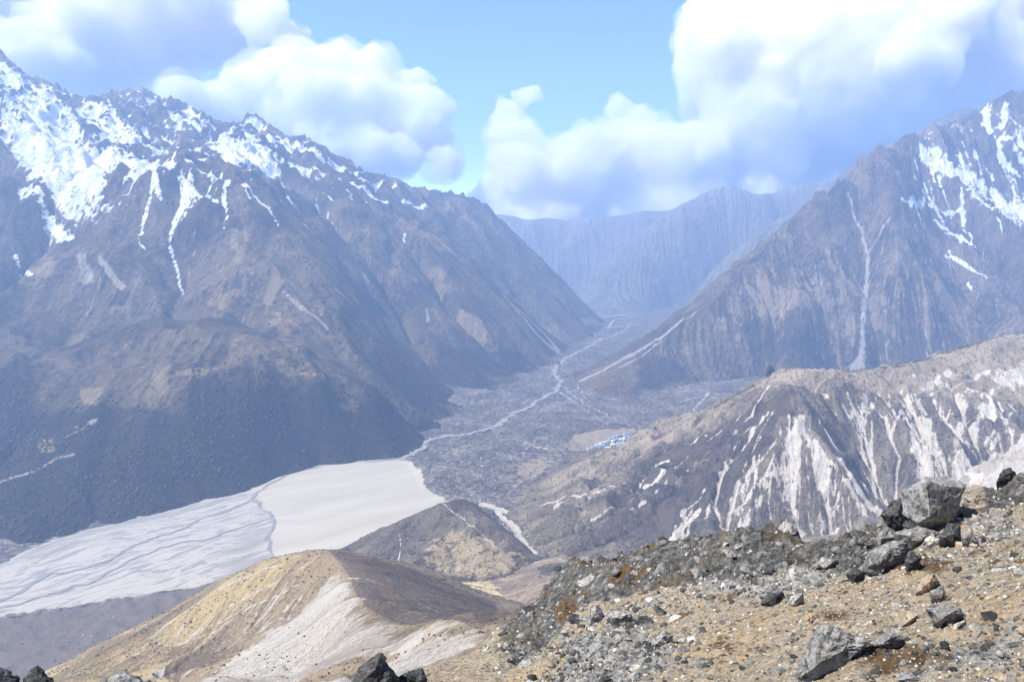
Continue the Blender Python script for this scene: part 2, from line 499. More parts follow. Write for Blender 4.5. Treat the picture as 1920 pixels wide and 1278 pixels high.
# ------------------------------------------------------------------ left massif
base_L = P([(-260, 1165, 'f'), (-150, 1120, 'f'), (0, 1062, 'f'), (60, 1030, 'f'), (110, 1010, 'f'), (200, 990, 'f'), (300, 962, 'f'), (380, 940, 'f'), (470, 920, 'f'), (520, 893, 'f'), (600, 870, 'f'), (680, 862, 'f'), (760, 852, 'f'), (800, 822, 'f'), (840, 790, 'f'), (930, 740, 'f'), (1000, 700, 'f'), (1040, 672, 'f'), (1090, 645, 'f'), (1125, 622, 'f'), (1140, 604, 'f')], 160)
sky_L = P([(-260, 20, 6200), (-100, 30, 6300), (0, 98, 6300), (20, 128, 6300), (60, 150, 6300), (98, 160, 6350), (104, 190, 6400), (130, 215, 6500), (150, 200, 6600), (172, 188, 6700), (215, 192, 6800), (260, 182, 6900), (310, 188, 6900), (345, 203, 6700), (385, 228, 6600), (400, 242, 6600), (440, 235, 7000), (470, 220, 7200), (487, 210, 7200), (500, 238, 7150), (545, 270, 7000), (560, 258, 6950), (580, 258, 6900), (600, 280, 6950), (660, 312, 7200), (700, 335, 7600), (760, 349, 7800), (800, 357, 7900), (880, 371, 8200), (910, 384, 8300), (950, 425, 8300), (1000, 470, 8350), (1050, 520, 8400), (1100, 575, 8450), (1132, 608, 8500)], 120)
spur_A = P([(190, 335, 4700), (260, 318, 4700), (330, 308, 4720), (360, 316, 4740), (400, 336, 4760), (430, 322, 4800), (470, 345, 4800), (500, 360, 4790), (530, 395, 4750), (580, 440, 4680), (620, 480, 4600), (650, 530, 4500), (700, 600, 4300), (760, 690, 4050), (805, 775, 3820)], 110)
spur_B = P([(580, 258, 6900), (610, 300, 6600), (650, 340, 6400), (720, 390, 6200), (800, 440, 6000), (880, 520, 5800), (950, 580, 5700), (1010, 640, 5600), (1040, 666, 5560)], 120)
hol_AB = P([(500, 330, 5700), (560, 385, 5400), (640, 470, 5250), (720, 570, 5000), (800, 690, 4650), (850, 760, 4250)], 140)
hol_BC = P([(720, 362, 7000), (760, 390, 6950), (850, 450, 6900), (930, 520, 6800), (1000, 590, 6700), (1060, 640, 6500)], 150)
bench = P([(180, 730, 2900), (250, 705, 2960), (330, 700, 3000), (400, 688, 3020), (480, 690, 3080), (600, 715, 3150)], 150)
misc_L = P([(-100, 300, 5200), (20, 240, 5300)], 0) + P([(60, 330, 4800), (0, 470, 4250), (-150, 560, 3950)], 0) + P([(0, 640, 3450), (0, 850, 2700), (250, 600, 3650), (130, 420, 4500)], 0) + \
    P([(120, 250, 5700), (200, 290, 5500), (300, 296, 5500), (400, 300, 5600), (460, 315, 5600)], 150) + P([(440, 420, 4400), (450, 520, 4000), (455, 600, 3600)], 150) + \
    P([(350, 480, 4250), (320, 600, 3720)], 200) + P([(600, 620, 3750), (700, 760, 3250)], 0)
pts = base_L + sky_L + spur_A + spur_B + hol_AB + hol_BC + bench + misc_L
pts += shift(base_L[::2], 180, -220, -110) + shift(sky_L[::2], -100, 900, -500)
L = Grid(np.arange(-5600, 1500, 13.0), np.arange(1750, 9600, 13.0))
L.base(pts)
amp = sstep(0, 600, L.h - floor_z(L.Y))
cm = sstep(0, 420, L.crest_dist(sky_L + spur_A + spur_B))
hi = sstep(-500, 150, L.h)                                   # craggier high up
wx, wy = fbm(L.X, L.Y, 700, 3, 0.5, 41) * 160, fbm(L.X, L.Y, 700, 3, 0.5, 51) * 160
L.h += amp * (0.15 + 0.85 * cm) * (ridged(L.X + wx, L.Y + wy, 1050, 4, 0.5, 11) * 95 + fbm(L.X, L.Y, 430, 5, 0.52, 21) * 40)
L.carve(3, rounds=3, n=16000, steps=70, depth=27.0, seed=2, smooth=1)
L.erode(rounds=2, n=60000, steps=90, depth=6.0, seed=3, smooth=0)
L.h += amp * ((0.3 + 0.9 * hi) * ridged(L.X + wx * .4, L.Y + wy * .4, 260, 5, 0.62, 31) * 34 + (0.4 + hi) * fbm(L.X, L.Y, 55, 2, 0.7, 71) * 6)
L.h += sstep(100, 500, L.h) * 40 * (ridged(L.X, L.Y, 170, 3, 0.6, 37) + 0.2)
jag = np.exp(-L.crest_dist(sky_L + spur_A, 3) / 170) * sstep(-500, 0, L.h)
L.h += jag * (24 * ridged(L.X, L.Y, 210, 4, 0.55, 39) + 10 * fbm(L.X, L.Y, 50, 2, 0.6, 73))
L.streaks()
sl = L.slope()
L.f['snow'] = np.zeros_like(L.h)
for pix in [[(0, 200), (60, 205), (135, 245), (235, 300), (190, 335), (185, 372), (150, 395), (110, 350), (60, 290), (0, 245)], [(0, 120), (95, 185), (150, 250), (240, 285), (320, 302), (330, 310), (250, 312), (170, 300), (90, 250), (0, 200)],
            [(330, 205), (345, 200), (398, 240), (380, 250), (330, 245), (310, 225)], [(420, 252), (470, 245), (540, 272), (500, 292), (440, 268)], [(390, 245), (430, 258), (530, 300), (520, 318), (440, 308), (395, 265)],
            [(150, 195), (180, 190), (250, 250), (310, 290), (230, 270), (180, 235)], [(470, 215), (490, 210), (500, 240), (460, 240)], [(20, 250), (60, 275), (150, 400), (185, 365), (200, 390), (140, 410), (60, 330)]]:
    L.area('snow', pix, 70, 1.0)
for pix, w in [([(35, 255), (80, 320), (130, 400)], 26), ([(45, 360), (90, 410), (128, 445)], 22), ([(30, 480), (60, 515)], 7), ([(390, 250), (450, 290), (500, 330)], 20), ([(510, 290), (600, 322), (690, 362), (722, 378)], 16), ([(560, 275), (640, 320), (700, 350)], 14), ([(505, 330), (545, 378)], 9), ([(600, 300), (740, 345)], 8), ([(700, 345), (800, 385)], 6), ([(60, 280), (120, 360)], 24), ([(0, 160), (90, 260), (190, 350)], 30), ([(350, 352), (405, 378)], 12), ([(290, 330), (300, 375)], 9), ([(235, 335), (270, 322)], 8), ([(350, 300), (400, 330)], 8)]:
    L.line('snow', pix, w, w * 0.8, 0.85)
rr = np.random.default_rng(22)
for _ in range(150):
    x0 = min(rr.gamma(1.6, 150), 760); y0 = 170 + 0.27 * x0 + rr.uniform(-5, 75)
    L.chute('snow', x0, y0, rr.uniform(150, 700) * (1 if x0 < 350 else 0.5), rr.uniform(3, 8), rr.uniform(2, 5), rr.uniform(0.6, 0.95))
for _ in range(26):
    L.chute('pale', rr.uniform(150, 950), rr.uniform(430, 620), rr.uniform(120, 420), rr.uniform(2, 4), rr.uniform(3, 6), rr.uniform(0.5, 0.8))
alt = sstep(-150, 650, L.h)
conc = np.clip((blur(L.h, 10) - L.h) / 22, -0.35, 0.35)
L.f['snow'] = np.clip(L.f['snow'] * (1.35 - 0.45 * sstep(40, 60, sl)) + 0.42 * alt * (1 - 0.6 * sstep(34, 50, sl)) + conc * (0.2 + alt) * (L.f['snow'] + 0.5 * alt), 0, 1)
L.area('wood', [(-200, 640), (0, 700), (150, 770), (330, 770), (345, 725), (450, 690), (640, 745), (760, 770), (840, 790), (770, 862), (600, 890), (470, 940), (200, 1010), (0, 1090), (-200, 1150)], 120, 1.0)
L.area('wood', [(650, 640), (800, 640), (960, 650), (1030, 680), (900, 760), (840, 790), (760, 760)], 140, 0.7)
for pix, s, p in [([(148, 478), (160, 480), (180, 530), (150, 525)], 18, 1), ([(437, 430), (465, 430), (475, 515), (440, 515)], 40, 0.9), ([(283, 700), (320, 690), (315, 750), (295, 750)], 25, .8), ([(335, 700), (380, 682), (430, 680), (420, 695), (360, 708)], 22, 0.9), ([(500, 672), (560, 690), (625, 720), (600, 728), (540, 705)], 26, .9), ([(670, 420), (700, 425), (700, 495), (680, 490)], 40, .8), ([(722, 450), (760, 460), (750, 530), (730, 520)], 40, .75), ([(790, 485), (830, 500), (865, 560), (820, 560)], 40, .75), ([(850, 575), (905, 600), (915, 645), (870, 635)], 30, .85), ([(150, 722), (195, 725), (185, 760), (152, 755)], 14, .95), ([(70, 822), (100, 820), (105, 848), (72, 850)], 12, .9), ([(190, 560), (250, 570), (245, 600), (200, 595)], 40, .8), ([(380, 540), (450, 545), (440, 580), (395, 575)], 40, .75), ([(480, 600), (560, 590), (600, 650), (520, 640)], 60, .6), ([(1085, 596), (1140, 588), (1142, 612), (1100, 615)], 25, .95), ([(60, 440), (120, 470), (110, 540), (50, 520)], 60, .6), ([(740, 400), (800, 430), (860, 480), (830, 480), (760, 430)], 40, .65), ([(280, 470), (330, 480), (320, 520), (285, 510)], 40, .6)]:
    L.area('tan', pix, s, p)
for pix, w0, w1 in [([(152, 480), (165, 525)], 8, 12), ([(185, 482), (205, 512), (230, 540)], 4, 7), ([(530, 547), (570, 580), (610, 614)], 3, 6), ([(945, 555), (985, 590), (1020, 625), (1048, 662)], 3, 7), ([(960, 570), (1000, 620), (1040, 655)], 2, 4), ([(0, 905), (60, 885), (110, 858), (140, 852)], 7, 4), ([(140, 800), (180, 790), (120, 820)], 3, 3), ([(625, 540), (660, 570)], 2, 4), ([(800, 580), (803, 602)], 3, 4), ([(680, 510), (690, 530)], 3, 3)]:
    L.line('pale', pix, w0 * 1.6, w1 * 1.6, 0.95)
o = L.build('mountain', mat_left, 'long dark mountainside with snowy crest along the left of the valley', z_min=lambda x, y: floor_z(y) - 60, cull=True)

# ------------------------------------------------------------------ right peak
base_R = P([(1050, 706, 'f'), (1080, 718, 'f'), (1110, 737, 'f'), (1150, 750, 'f'), (1200, 740, 'f'), (1260, 728, 'f'), (1320, 718, 'f'), (1400, 708, 'f'), (1500, 702, 'f'), (1650, 697, 'f'), (1800, 700, 'f'), (2100, 705, 'f')], 160)
edge_R = P([(1660, 283, 6500), (1640, 290, 6480), (1590, 330, 6350), (1545, 362, 6200), (1480, 420, 6000), (1400, 480, 5800), (1320, 540, 5650), (1285, 572, 5500), (1240, 608, 5400), (1200, 634, 5300), (1140, 668, 5100), (1080, 706, 4950)], 110)
crest_R = P([(1660, 283, 6500), (1690, 277, 6700), (1720, 265, 6900), (1745, 250, 7000), (1762, 234, 7000), (1776, 248, 7050), (1800, 235, 7200), (1850, 205, 7400), (1880, 186, 7500), (1920, 183, 7500), (2000, 150, 7600), (2150, 140, 7700)], 110)
misc_R = P([(1790, 300, 6900), (1830, 350, 6650), (1890, 400, 6450), (2000, 420, 6400)], 150) + P([(1920, 480, 5900), (1920, 600, 5250), (2150, 520, 5800)], 0) + P([(1750, 560, 5450), (1800, 450, 6000)], 0) + \
    P([(1600, 380, 6150), (1612, 440, 5950), (1626, 480, 5800), (1624, 540, 5550), (1617, 620, 5230), (1612, 690, 4950)], 120) + P([(1540, 440, 5900), (1520, 540, 5450), (1500, 640, 5020)], 130) + P([(1400, 560, 5350), (1350, 640, 5050)], 130)
misc_R += P([(1662, 290, 6420), (1668, 340, 6120), (1674, 420, 5820), (1688, 520, 5470)], 110) + P([(1718, 305, 6880), (1742, 380, 6520), (1768, 460, 6120), (1792, 560, 5640)], 120)
pts = base_R + edge_R + crest_R + misc_R + shift(base_R[::2], -60, -260, -110) + shift(crest_R[::2], 100, 800, -450) + under(shift(edge_R[1::2], -60, 420, -420)) + under(shift(edge_R[::2], -400, 1100, -1500)) + under(shift(crest_R[::3], 0, 1700, -1200))
R = Grid(np.arange(150, 6600, 13.0), np.arange(4100, 8700, 13.0))
R.base(pts)
amp = sstep(0, 450, R.h - floor_z(R.Y))
cm = sstep(0, 350, R.crest_dist(crest_R + edge_R))
hi = sstep(-700, 100, R.h)
wx, wy = fbm(R.X, R.Y, 500, 3, 0.5, 42) * 110, fbm(R.X, R.Y, 500, 3, 0.5, 52) * 110
R.h += amp * (0.15 + 0.85 * cm) * (ridged(R.X + wx, R.Y + wy, 800, 4, 0.5, 12) * 75 + fbm(R.X, R.Y, 300, 5, 0.55, 22) * 32)
R.carve(3, rounds=3, n=12000, steps=60, depth=22.0, seed=12, smooth=1)
R.erode(rounds=2, n=50000, steps=80, depth=6.0, seed=4, smooth=0)
R.h += amp * (0.4 + 0.8 * hi) * (ridged(R.X + wx * .4, R.Y + wy * .4, 240, 5, 0.63, 32) * 36 + fbm(R.X, R.Y, 55, 2, 0.7, 72) * 7)
R.h += sstep(100, 500, R.h) * 40 * (ridged(R.X, R.Y, 170, 3, 0.6, 38) + 0.2)
jag = np.exp(-R.crest_dist(crest_R + edge_R[:28], 3) / 150) * sstep(-700, 0, R.h)
R.h += jag * (30 * ridged(R.X, R.Y, 190, 4, 0.55, 40) + 12 * fbm(R.X, R.Y, 50, 2, 0.6, 74))
R.streaks()
sl = R.slope()
for pix, w0, w1 in [([(1590, 365), (1600, 400), (1620, 455), (1628, 475)], 4, 8), ([(1672, 405), (1650, 440), (1628, 475)], 4, 6), ([(1628, 475), (1624, 540), (1618, 600), (1616, 655)], 9, 13), ([(1616, 650), (1612, 688)], 14, 40), ([(1612, 688), (1570, 697)], 20, 8), ([(1305, 585), (1250, 625), (1190, 662), (1120, 700), (1075, 722)], 7, 16), ([(1240, 640), (1160, 690)], 4, 6), ([(1780, 490), (1800, 560)], 3, 3)]:
    R.line('pale', pix, w0 * 0.9, w1 * 0.9, 0.78)
R.f['snow'] = np.zeros_like(R.h)
for pix, w0, w1 in [([(1728, 282), (1780, 318), (1815, 345), (1840, 375), (1915, 405)], 14, 46), ([(1815, 330), (1850, 360), (1920, 392)], 30, 20), ([(1690, 375), (1740, 385), (1800, 392)], 6, 5), ([(1750, 410), (1790, 440), (1830, 465)], 9, 4), ([(1780, 482), (1850, 520)], 5, 4), ([(1815, 535), (1822, 542)], 6, 5), ([(1845, 205), (1848, 240), (1870, 270)], 8, 14), ([(1890, 195), (1880, 230), (1920, 250)], 10, 8), ([(1870, 285), (1895, 320), (1920, 335)], 8, 6), ([(1840, 300), (1860, 335)], 6, 8), ([(1800, 290), (1810, 320)], 5, 8), ([(1715, 335), (1735, 365)], 6, 5), ([(1775, 480), (1785, 495)], 6, 6), ([(1920, 300), (1880, 260)], 10, 6)]:
    R.line('snow', pix, w0, w1, 1.0)
conc = np.clip((blur(R.h, 8) - R.h) / 20, -0.35, 0.35)
rr = np.random.default_rng(8)
for _ in range(70):
    x0, y0 = rr.uniform(1700, 1930), rr.uniform(200, 430)
    if y0 < 300 - (x0 - 1690) * 0.45: continue
    R.chute('snow', x0, y0, rr.uniform(150, 500), rr.uniform(2.5, 6), rr.uniform(2, 5), rr.uniform(0.6, 0.95))
for _ in range(40):
    R.chute('pale', rr.uniform(1380, 1900), rr.uniform(420, 600), rr.uniform(150, 450), rr.uniform(1.5, 3), rr.uniform(2.5, 5), rr.uniform(0.45, 0.75))
R.f['snow'] = np.clip(R.f['snow'] * 0.95 + conc * sstep(-200, 500, R.h) * 0.7 + 0.33 * sstep(250, 950, R.h) * (1 - 0.5 * sstep(40, 58, sl)), 0, 1)
R.area('tan', [(1330, 560), (1420, 500), (1540, 470), (1700, 480), (1800, 540), (1900, 590), (1900, 640), (1700, 640), (1500, 640), (1350, 630)], 200, 0.62)
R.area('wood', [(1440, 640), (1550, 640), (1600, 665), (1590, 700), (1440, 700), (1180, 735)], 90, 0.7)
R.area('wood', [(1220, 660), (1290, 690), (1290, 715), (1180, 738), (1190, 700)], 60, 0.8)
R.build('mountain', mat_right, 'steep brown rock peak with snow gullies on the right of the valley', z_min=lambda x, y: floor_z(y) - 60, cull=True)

# ------------------------------------------------------------------ blue ridge behind the right peak
r2 = P([(1800, 200, 9000), (1720, 250, 8700), (1690, 266, 8500), (1640, 288, 8500), (1600, 312, 8400), (1500, 385, 8200), (1400, 450, 8100), (1330, 510, 8000), (1308, 545, 7950), (1290, 590, 7900), (1260, 620, 7900)], 150)
pts = r2 + under(shift(r2, 0, 700, -800)) + under(shift(r2, 900, -900, -500)) + under(shift(r2[::2], -700, 900, -1800))
R2 = Grid(np.arange(700, 6000, 22.0), np.arange(7000, 9800, 22.0))
R2.base(pts)
R2.h += ridged(R2.X, R2.Y, 500, 5, 0.55, 14) * 35
R2.erode(rounds=2, n=20000, steps=60, depth=9.0, seed=5)
R2.streaks()
R2.build('mountain', mat_far, 'hazy blue ridge behind the steep right peak', z_min=lambda x, y: floor_z(y) - 60, cull=True)

# ------------------------------------------------------------------ far mountains closing the valley
edge_F = P([(1800, 300, 11000), (1560, 335, 11000), (1450, 358, 11000), (1400, 356, 11000), (1372, 342, 11000), (1345, 350, 11000), (1310, 366, 10900), (1280, 380, 10850), (1240, 402, 10700), (1190, 442, 10500), (1140, 492, 10300), (1100, 540, 10000), (1085, 575, 9800)], 200)
base_F = P([(1100, 605, 'f'), (1150, 596, 'f'), (1200, 585, 'f'), (1260, 575, 'f'), (1330, 572, 'f'), (1500, 570, 'f')], 200)
pts = edge_F + base_F + P([(1330, 430, 10500), (1270, 490, 10200), (1230, 550, 9800)], 200) + P([(1450, 440, 10400), (1380, 520, 9900)], 200) + under(shift(edge_F[::2], 0, 700, -700)) + shift(base_F, 0, -700, -160)
F = Grid(np.arange(300, 7500, 28.0), np.arange(8600, 12400, 28.0))
F.base(pts)
amp = sstep(0, 600, F.h - floor_z(F.Y))
F.h += amp * (0.2 + 0.8 * sstep(0, 500, F.crest_dist(edge_F))) * ridged(F.X, F.Y, 900, 5, 0.58, 15) * 120
F.carve(2, rounds=2, n=9000, steps=50, depth=20, seed=16, smooth=0)
F.erode(rounds=1, n=16000, steps=50, depth=7.0, seed=6, smooth=0)
F.h = blur(F.h, 4)
F.h += np.exp(-F.crest_dist(edge_F, 3) / 300) * 30 * fbm(F.X, F.Y, 400, 4, 0.55, 41)
F.streaks()
F.f['pale'] = np.zeros_like(F.h)
for pix, w in [([(1345, 420), (1328, 470), (1310, 520)], 3), ([(1240, 520), (1200, 560)], 3), ([(1130, 600), (1200, 588), (1270, 578)], 12)]:
    F.line('pale', pix, w, w, 0.7)
F.build('mountain', mat_far, 'pale hazy mountain slope descending to the far end of the valley', z_min=lambda x, y: floor_z(y) - 80, cull=True)
crest_F2 = P([(500, 388, 12600), (700, 392, 12500), (880, 400, 12500), (960, 404, 12400), (1040, 412, 12400), (1120, 405, 12300), (1200, 398, 12300), (1300, 388, 12200), (1450, 380, 12200)], 250)
pts = crest_F2 + under(shift(crest_F2, 0, 700, -500)) + under(shift(crest_F2[::2], 150, -900, -700)) + under(shift(crest_F2[::2], 200, -1700, -1300))
F2 = Grid(np.arange(-4200, 5500, 30.0), np.arange(10400, 13200, 30.0))
F2.base(pts)
F2.h += (0.15 + 0.85 * sstep(0, 600, F2.crest_dist(crest_F2))) * ridged(F2.X, F2.Y, 1100, 5, 0.55, 65) * 130
F2.erode(rounds=1, n=9000, steps=40, depth=8.0, seed=66, smooth=0)
F2.h = blur(F2.h, 4)
F2.h += np.exp(-F2.crest_dist(crest_F2, 3) / 300) * 40 * fbm(F2.X, F2.Y, 500, 4, 0.55, 45)
F2.streaks()
F2.build('mountain', mat_far, 'faint blue farthest mountain wall under the valley cloud', z_min=lambda x, y: floor_z(y) - 80, cull=True)

# ------------------------------------------------------------------ moraine ridge right of the village
crest_M = P([(1010, 900, 2750), (1100, 845, 3080), (1180, 812, 3080), (1260, 782, 3020), (1330, 762, 2930), (1390, 737, 2840), (1440, 706, 2790), (1460, 693, 2770), (1520, 696, 2800), (1590, 698, 2850), (1650, 691, 2900), (1700, 681, 2950), (1760, 666, 3000), (1850, 641, 3050), (1920, 627, 3100), (2150, 585, 3200)], 70)
scarp_M = P([(1385, 742, 2700), (1440, 726, 2580), (1490, 722, 2480), (1530, 738, 2560), (1560, 720, 2560), (1600, 726, 2600), (1640, 738, 2620), (1700, 745, 2630), (1760, 742, 2640), (1830, 750, 2620), (1920, 757, 2600), (2150, 775, 2600)], 60)
toe_M = P([(950, 965, ('z', -1085)), (990, 1000, ('z', -1072)), (1050, 1025, ('z', -1055)), (1090, 1042, ('z', -1045)), (1200, 1045, ('z', -1030)), (1300, 1035, ('z', -1015)), (1400, 1012, ('z', -1000)), (1500, 995, ('z', -985)), (1650, 962, ('z', -940)), (1720, 930, 2310), (1780, 893, 2340), (1850, 855, 2400), (1920, 820, 2460)], 80)
misc_M = P([(1490, 722, 2480), (1530, 790, 2360), (1570, 860, 2260), (1610, 930, 2180)], 60) + P([(1612, 760, 2560), (1610, 830, 2450), (1630, 900, 2340), (1650, 950, 2270)], 60) + \
    P([(1490, 722, 2480), (1480, 790, 2360), (1430, 880, 2270), (1400, 960, 2180)], 60) + P([(1385, 742, 2700), (1330, 810, 2600), (1250, 880, 2480), (1150, 960, 2330)], 80) + \
    P([(1850, 900, 2150), (1920, 880, 2000), (2100, 830, 1900)], 90) + P([(1780, 960, 2050), (1920, 960, 1750)], 90) + P([(1700, 800, 2500), (1700, 870, 2380)], 60)
pts = crest_M + scarp_M + toe_M + misc_M + shift(crest_M[::2], 0, 330, -170) + shift(toe_M[:9:2], -60, -150, -60)
M = Grid(np.arange(-60, 2700, 5.5), np.arange(1700, 3650, 5.5))
M.base(pts)
amp = sstep(0, 120, M.h + 1080)
cm = sstep(0, 90, M.crest_dist(crest_M + scarp_M, 3))
wx = fbm(M.X, M.Y, 150, 3, 0.5, 43) * 30; wy = fbm(M.X, M.Y, 150, 3, 0.5, 53) * 30
M.h += amp * (0.2 + 0.8 * cm) * (ridged(M.X + wx, M.Y + wy, 210, 4, 0.5, 13) * 17 + fbm(M.X, M.Y, 90, 4, 0.5, 23) * 6)
M.carve(3, rounds=2, n=8000, steps=50, depth=5.0, seed=13, smooth=0)
M.erode(rounds=3, n=40000, steps=60, depth=4.0, seed=7, smooth=0)
M.h += amp * (ridged(M.X + wx * .3, M.Y + wy * .3, 62, 4, 0.64, 33) * 9.5)
M.streaks()
for pix, w0, w1 in [([(1505, 783), (1480, 840), (1440, 900), (1415, 960), (1375, 1000), (1340, 1030)], 14, 22), ([(1500, 790), (1545, 870), (1535, 930), (1545, 1000)], 12, 18), ([(1412, 858), (1420, 920), (1415, 960)], 7, 10), ([(1570, 858), (1600, 900), (1650, 958)], 8, 16), ([(1555, 865), (1620, 960)], 5, 9), ([(1312, 955), (1270, 1000), (1235, 1040)], 8, 12), ([(1342, 940), (1310, 1000), (1290, 1040)], 8, 16),
                   ([(1590, 737), (1602, 765), (1616, 800)], 9, 8), ([(1650, 735), (1635, 765), (1618, 800)], 10, 8), ([(1622, 738), (1618, 800)], 12, 8), ([(1580, 760), (1612, 806)], 5, 5), ([(1616, 806), (1615, 840), (1640, 920), (1655, 955)], 3.5, 5), ([(1700, 750), (1712, 800), (1722, 892)], 9, 14), ([(1722, 750), (1748, 810), (1765, 895)], 9, 26), ([(1735, 775), (1742, 885)], 10, 20), ([(1695, 762), (1670, 830)], 4, 4), ([(1812, 755), (1792, 830), (1798, 890)], 9, 20), ([(1852, 760), (1815, 830), (1795, 890)], 12, 16), ([(1880, 790), (1830, 850), (1795, 892)], 4, 6), ([(1905, 765), (1860, 840)], 5, 6), ([(1500, 1000), (1440, 1010)], 16, 20), ([(1500, 830), (1470, 900), (1490, 960)], 8, 12), ([(1455, 850), (1440, 880), (1380, 960)], 6, 7),
                   ([(1170, 905), (1080, 930), (1010, 948)], 3, 6), ([(1240, 900), (1180, 935), (1110, 975)], 3, 4), ([(1290, 855), (1230, 900)], 3, 3), ([(1440, 726), (1410, 780), (1380, 800)], 4, 3), ([(1330, 860), (1250, 900), (1160, 970)], 3, 4), ([(1530, 735), (1550, 742)], 8, 5), ([(1060, 935), (1040, 952)], 5, 5), ([(1200, 780), (1185, 800)], 2, 2)]:
    M.line('pale', pix, w0 * 1.1, w1 * 1.2, 1.0)
rr = np.random.default_rng(21)
for x0, y0, k, ln in [(1500, 800, 26, 330), (1460, 880, 22, 260), (1550, 900, 18, 220), (1330, 960, 12, 160), (1600, 745, 12, 200), (1640, 750, 10, 200), (1710, 760, 16, 300), (1740, 770, 16, 300), (1800, 765, 14, 260), (1850, 770, 14, 240), (1250, 880, 14, 260), (1400, 800, 12, 260), (1900, 775, 10, 200)]:
    for _ in range(k):
        M.chute('pale', x0 + rr.normal(0, 26), y0 + rr.normal(0, 22), ln * rr.uniform(0.4, 1.2), rr.uniform(2, 5), rr.uniform(4, 9), rr.uniform(0.7, 1.0))
M.f['gully'] = np.zeros_like(M.h)
M.area('gully', [(1500, 735), (1560, 722), (1640, 740), (1760, 744), (1940, 760), (1940, 820), (1780, 893), (1650, 960), (1500, 1000), (1300, 1040), (1230, 1045), (1380, 880), (1480, 770)], 40, 1.0)
M.f['pale'] = np.clip(M.f['pale'] * 0.8 + M.f['gully'] * np.clip(M.f['flow'] - 0.7, 0, 1.2) * 0.6 + M.f['pale'] * (M.f['streak'] - 0.5) * 1.2 + 0.3 * sstep(1.15, 1.7, M.f['flow']) * sstep(24, 34, M.slope()), 0, 1)
M.area('pale', [(1775, 900), (1850, 858), (1960, 805), (1960, 900), (1820, 935)], 12, 1.0)
M.area('pale', [(1840, 730), (1880, 690), (1940, 655), (1940, 720), (1880, 735)], 25, 0.62)
for pix, w0, w1 in [([(1785, 690), (1755, 715), (1725, 735)], 9, 12), ([(1850, 700), (1810, 715), (1780, 728)], 10, 12), ([(1700, 708), (1712, 704)], 8, 8), ([(1790, 740), (1830, 732)], 9, 7)]:
    M.line('pale', pix, w0, w1, 0.75)
M.area('tan', [(1400, 735), (1440, 706), (1460, 693), (1600, 698), (1760, 666), (1940, 620), (1940, 755), (1760, 742), (1600, 726), (1490, 722), (1440, 726)], 30, 0.75)
M.area('tan', [(1010, 900), (1180, 812), (1260, 782), (1390, 737), (1385, 760), (1280, 820), (1150, 870), (1030, 930)], 40, 0.62)
M.area('tan', [(1100, 960), (1250, 880), (1330, 830), (1340, 850), (1200, 960), (1120, 990)], 30, 0.4)
M.area('dark', [(1190, 870), (1260, 830), (1330, 800), (1400, 760), (1490, 730), (1495, 790), (1440, 860), (1400, 930), (1340, 990), (1230, 1035), (1060, 1030), (1130, 960)], 60, 0.68)
M.area('dark', [(1495, 730), (1560, 800), (1620, 900), (1650, 950), (1610, 930), (1560, 850), (1520, 790)], 22, 0.7)  # shade on the pyramid's right flank, painted into the ground colour
M.build('moraine_ridge', mat_moraine, 'brown moraine ridge cut by pale eroded gullies, right of the village', z_min=lambda x, y: floor_z(y) - 40, cull=True)

# ------------------------------------------------------------------ small hill in the valley
pts = P([(870, 933, 2150), (830, 941, 2165), (760, 970, 2185), (690, 1002, 2205), (635, 1031, 'f')], 40) + P([(870, 933, 2150), (895, 950, 2110), (925, 978, 2050), (960, 1003, 1990), (985, 1030, 1950), (1010, 1046, 1900)], 40)
crest_H = list(pts)
back = shift(pts, 60, 170, -150)
pts = pts + back + P([(640, 1050, 2000), (720, 1070, 1880), (800, 1085, 1800), (880, 1095, 1760), (960, 1085, 1720)], 40) + P([(800, 1000, 2070), (840, 1040, 1930)], 60)
H = Grid(np.arange(-620, 330, 4.5), np.arange(1600, 2450, 4.5))
H.base(pts)
H.h += (0.2 + 0.8 * sstep(0, 60, H.crest_dist(crest_H, 3))) * ridged(H.X, H.Y, 110, 5, 0.55, 16) * 8
H.erode(rounds=2, n=16000, steps=50, depth=1.8, seed=8, smooth=0)
H.streaks()
for pix, w in [([(828, 943), (850, 960), (880, 985), (905, 1002)], 3), ([(748, 1000), (752, 1025), (745, 1052)], 2.5), ([(905, 1002), (930, 1025)], 3)]:
    H.line('pale', pix, w, w, 0.9)
H.area('tan', [(780, 1060), (800, 1010), (850, 985), (900, 1000), (960, 1010), (1000, 1045), (960, 1085), (850, 1090)], 40, 0.62)
H.build('hill', mat_hill, 'small dark hill with footpaths rising from the pale river plain', z_min=lambda x, y: floor_z(y) - 30, cull=True)

# ------------------------------------------------------------------ terrace between the hill and the near slope
pts = P([(800, 1080, 1800), (880, 1092, 1760), (960, 1080, 1720), (1000, 1050, 1840), (1050, 1045, 1860), (1130, 1047, 1820), (1200, 1046, 1780), (1300, 1042, 1720), (1420, 1020, 1690), (1600, 1000, 1600)], 60)
pts2 = P([(880, 1110, 1600), (960, 1135, 1400), (962, 1150, 1260), (940, 1168, 1120), (905, 1190, 960), (860, 1220, 800)], 50) + P([(1000, 1110, 1420), (1060, 1080, 1450), (1150, 1060, 1500), (1300, 1060, 1450), (1500, 1060, 1300)], 60) + P([(1000, 1180, 1000), (1100, 1200, 800), (1300, 1200, 700)], 80)
pts = pts + shift(pts, 40, 160, -130) + pts2
B = Grid(np.arange(-420, 1100, 5.0), np.arange(760, 2150, 5.0))
B.base(pts)
B.h += ridged(B.X, B.Y, 110, 5, 0.55, 17) * 5
B.erode(rounds=2, n=24000, steps=50, depth=1.6, seed=9, smooth=0)
B.streaks()
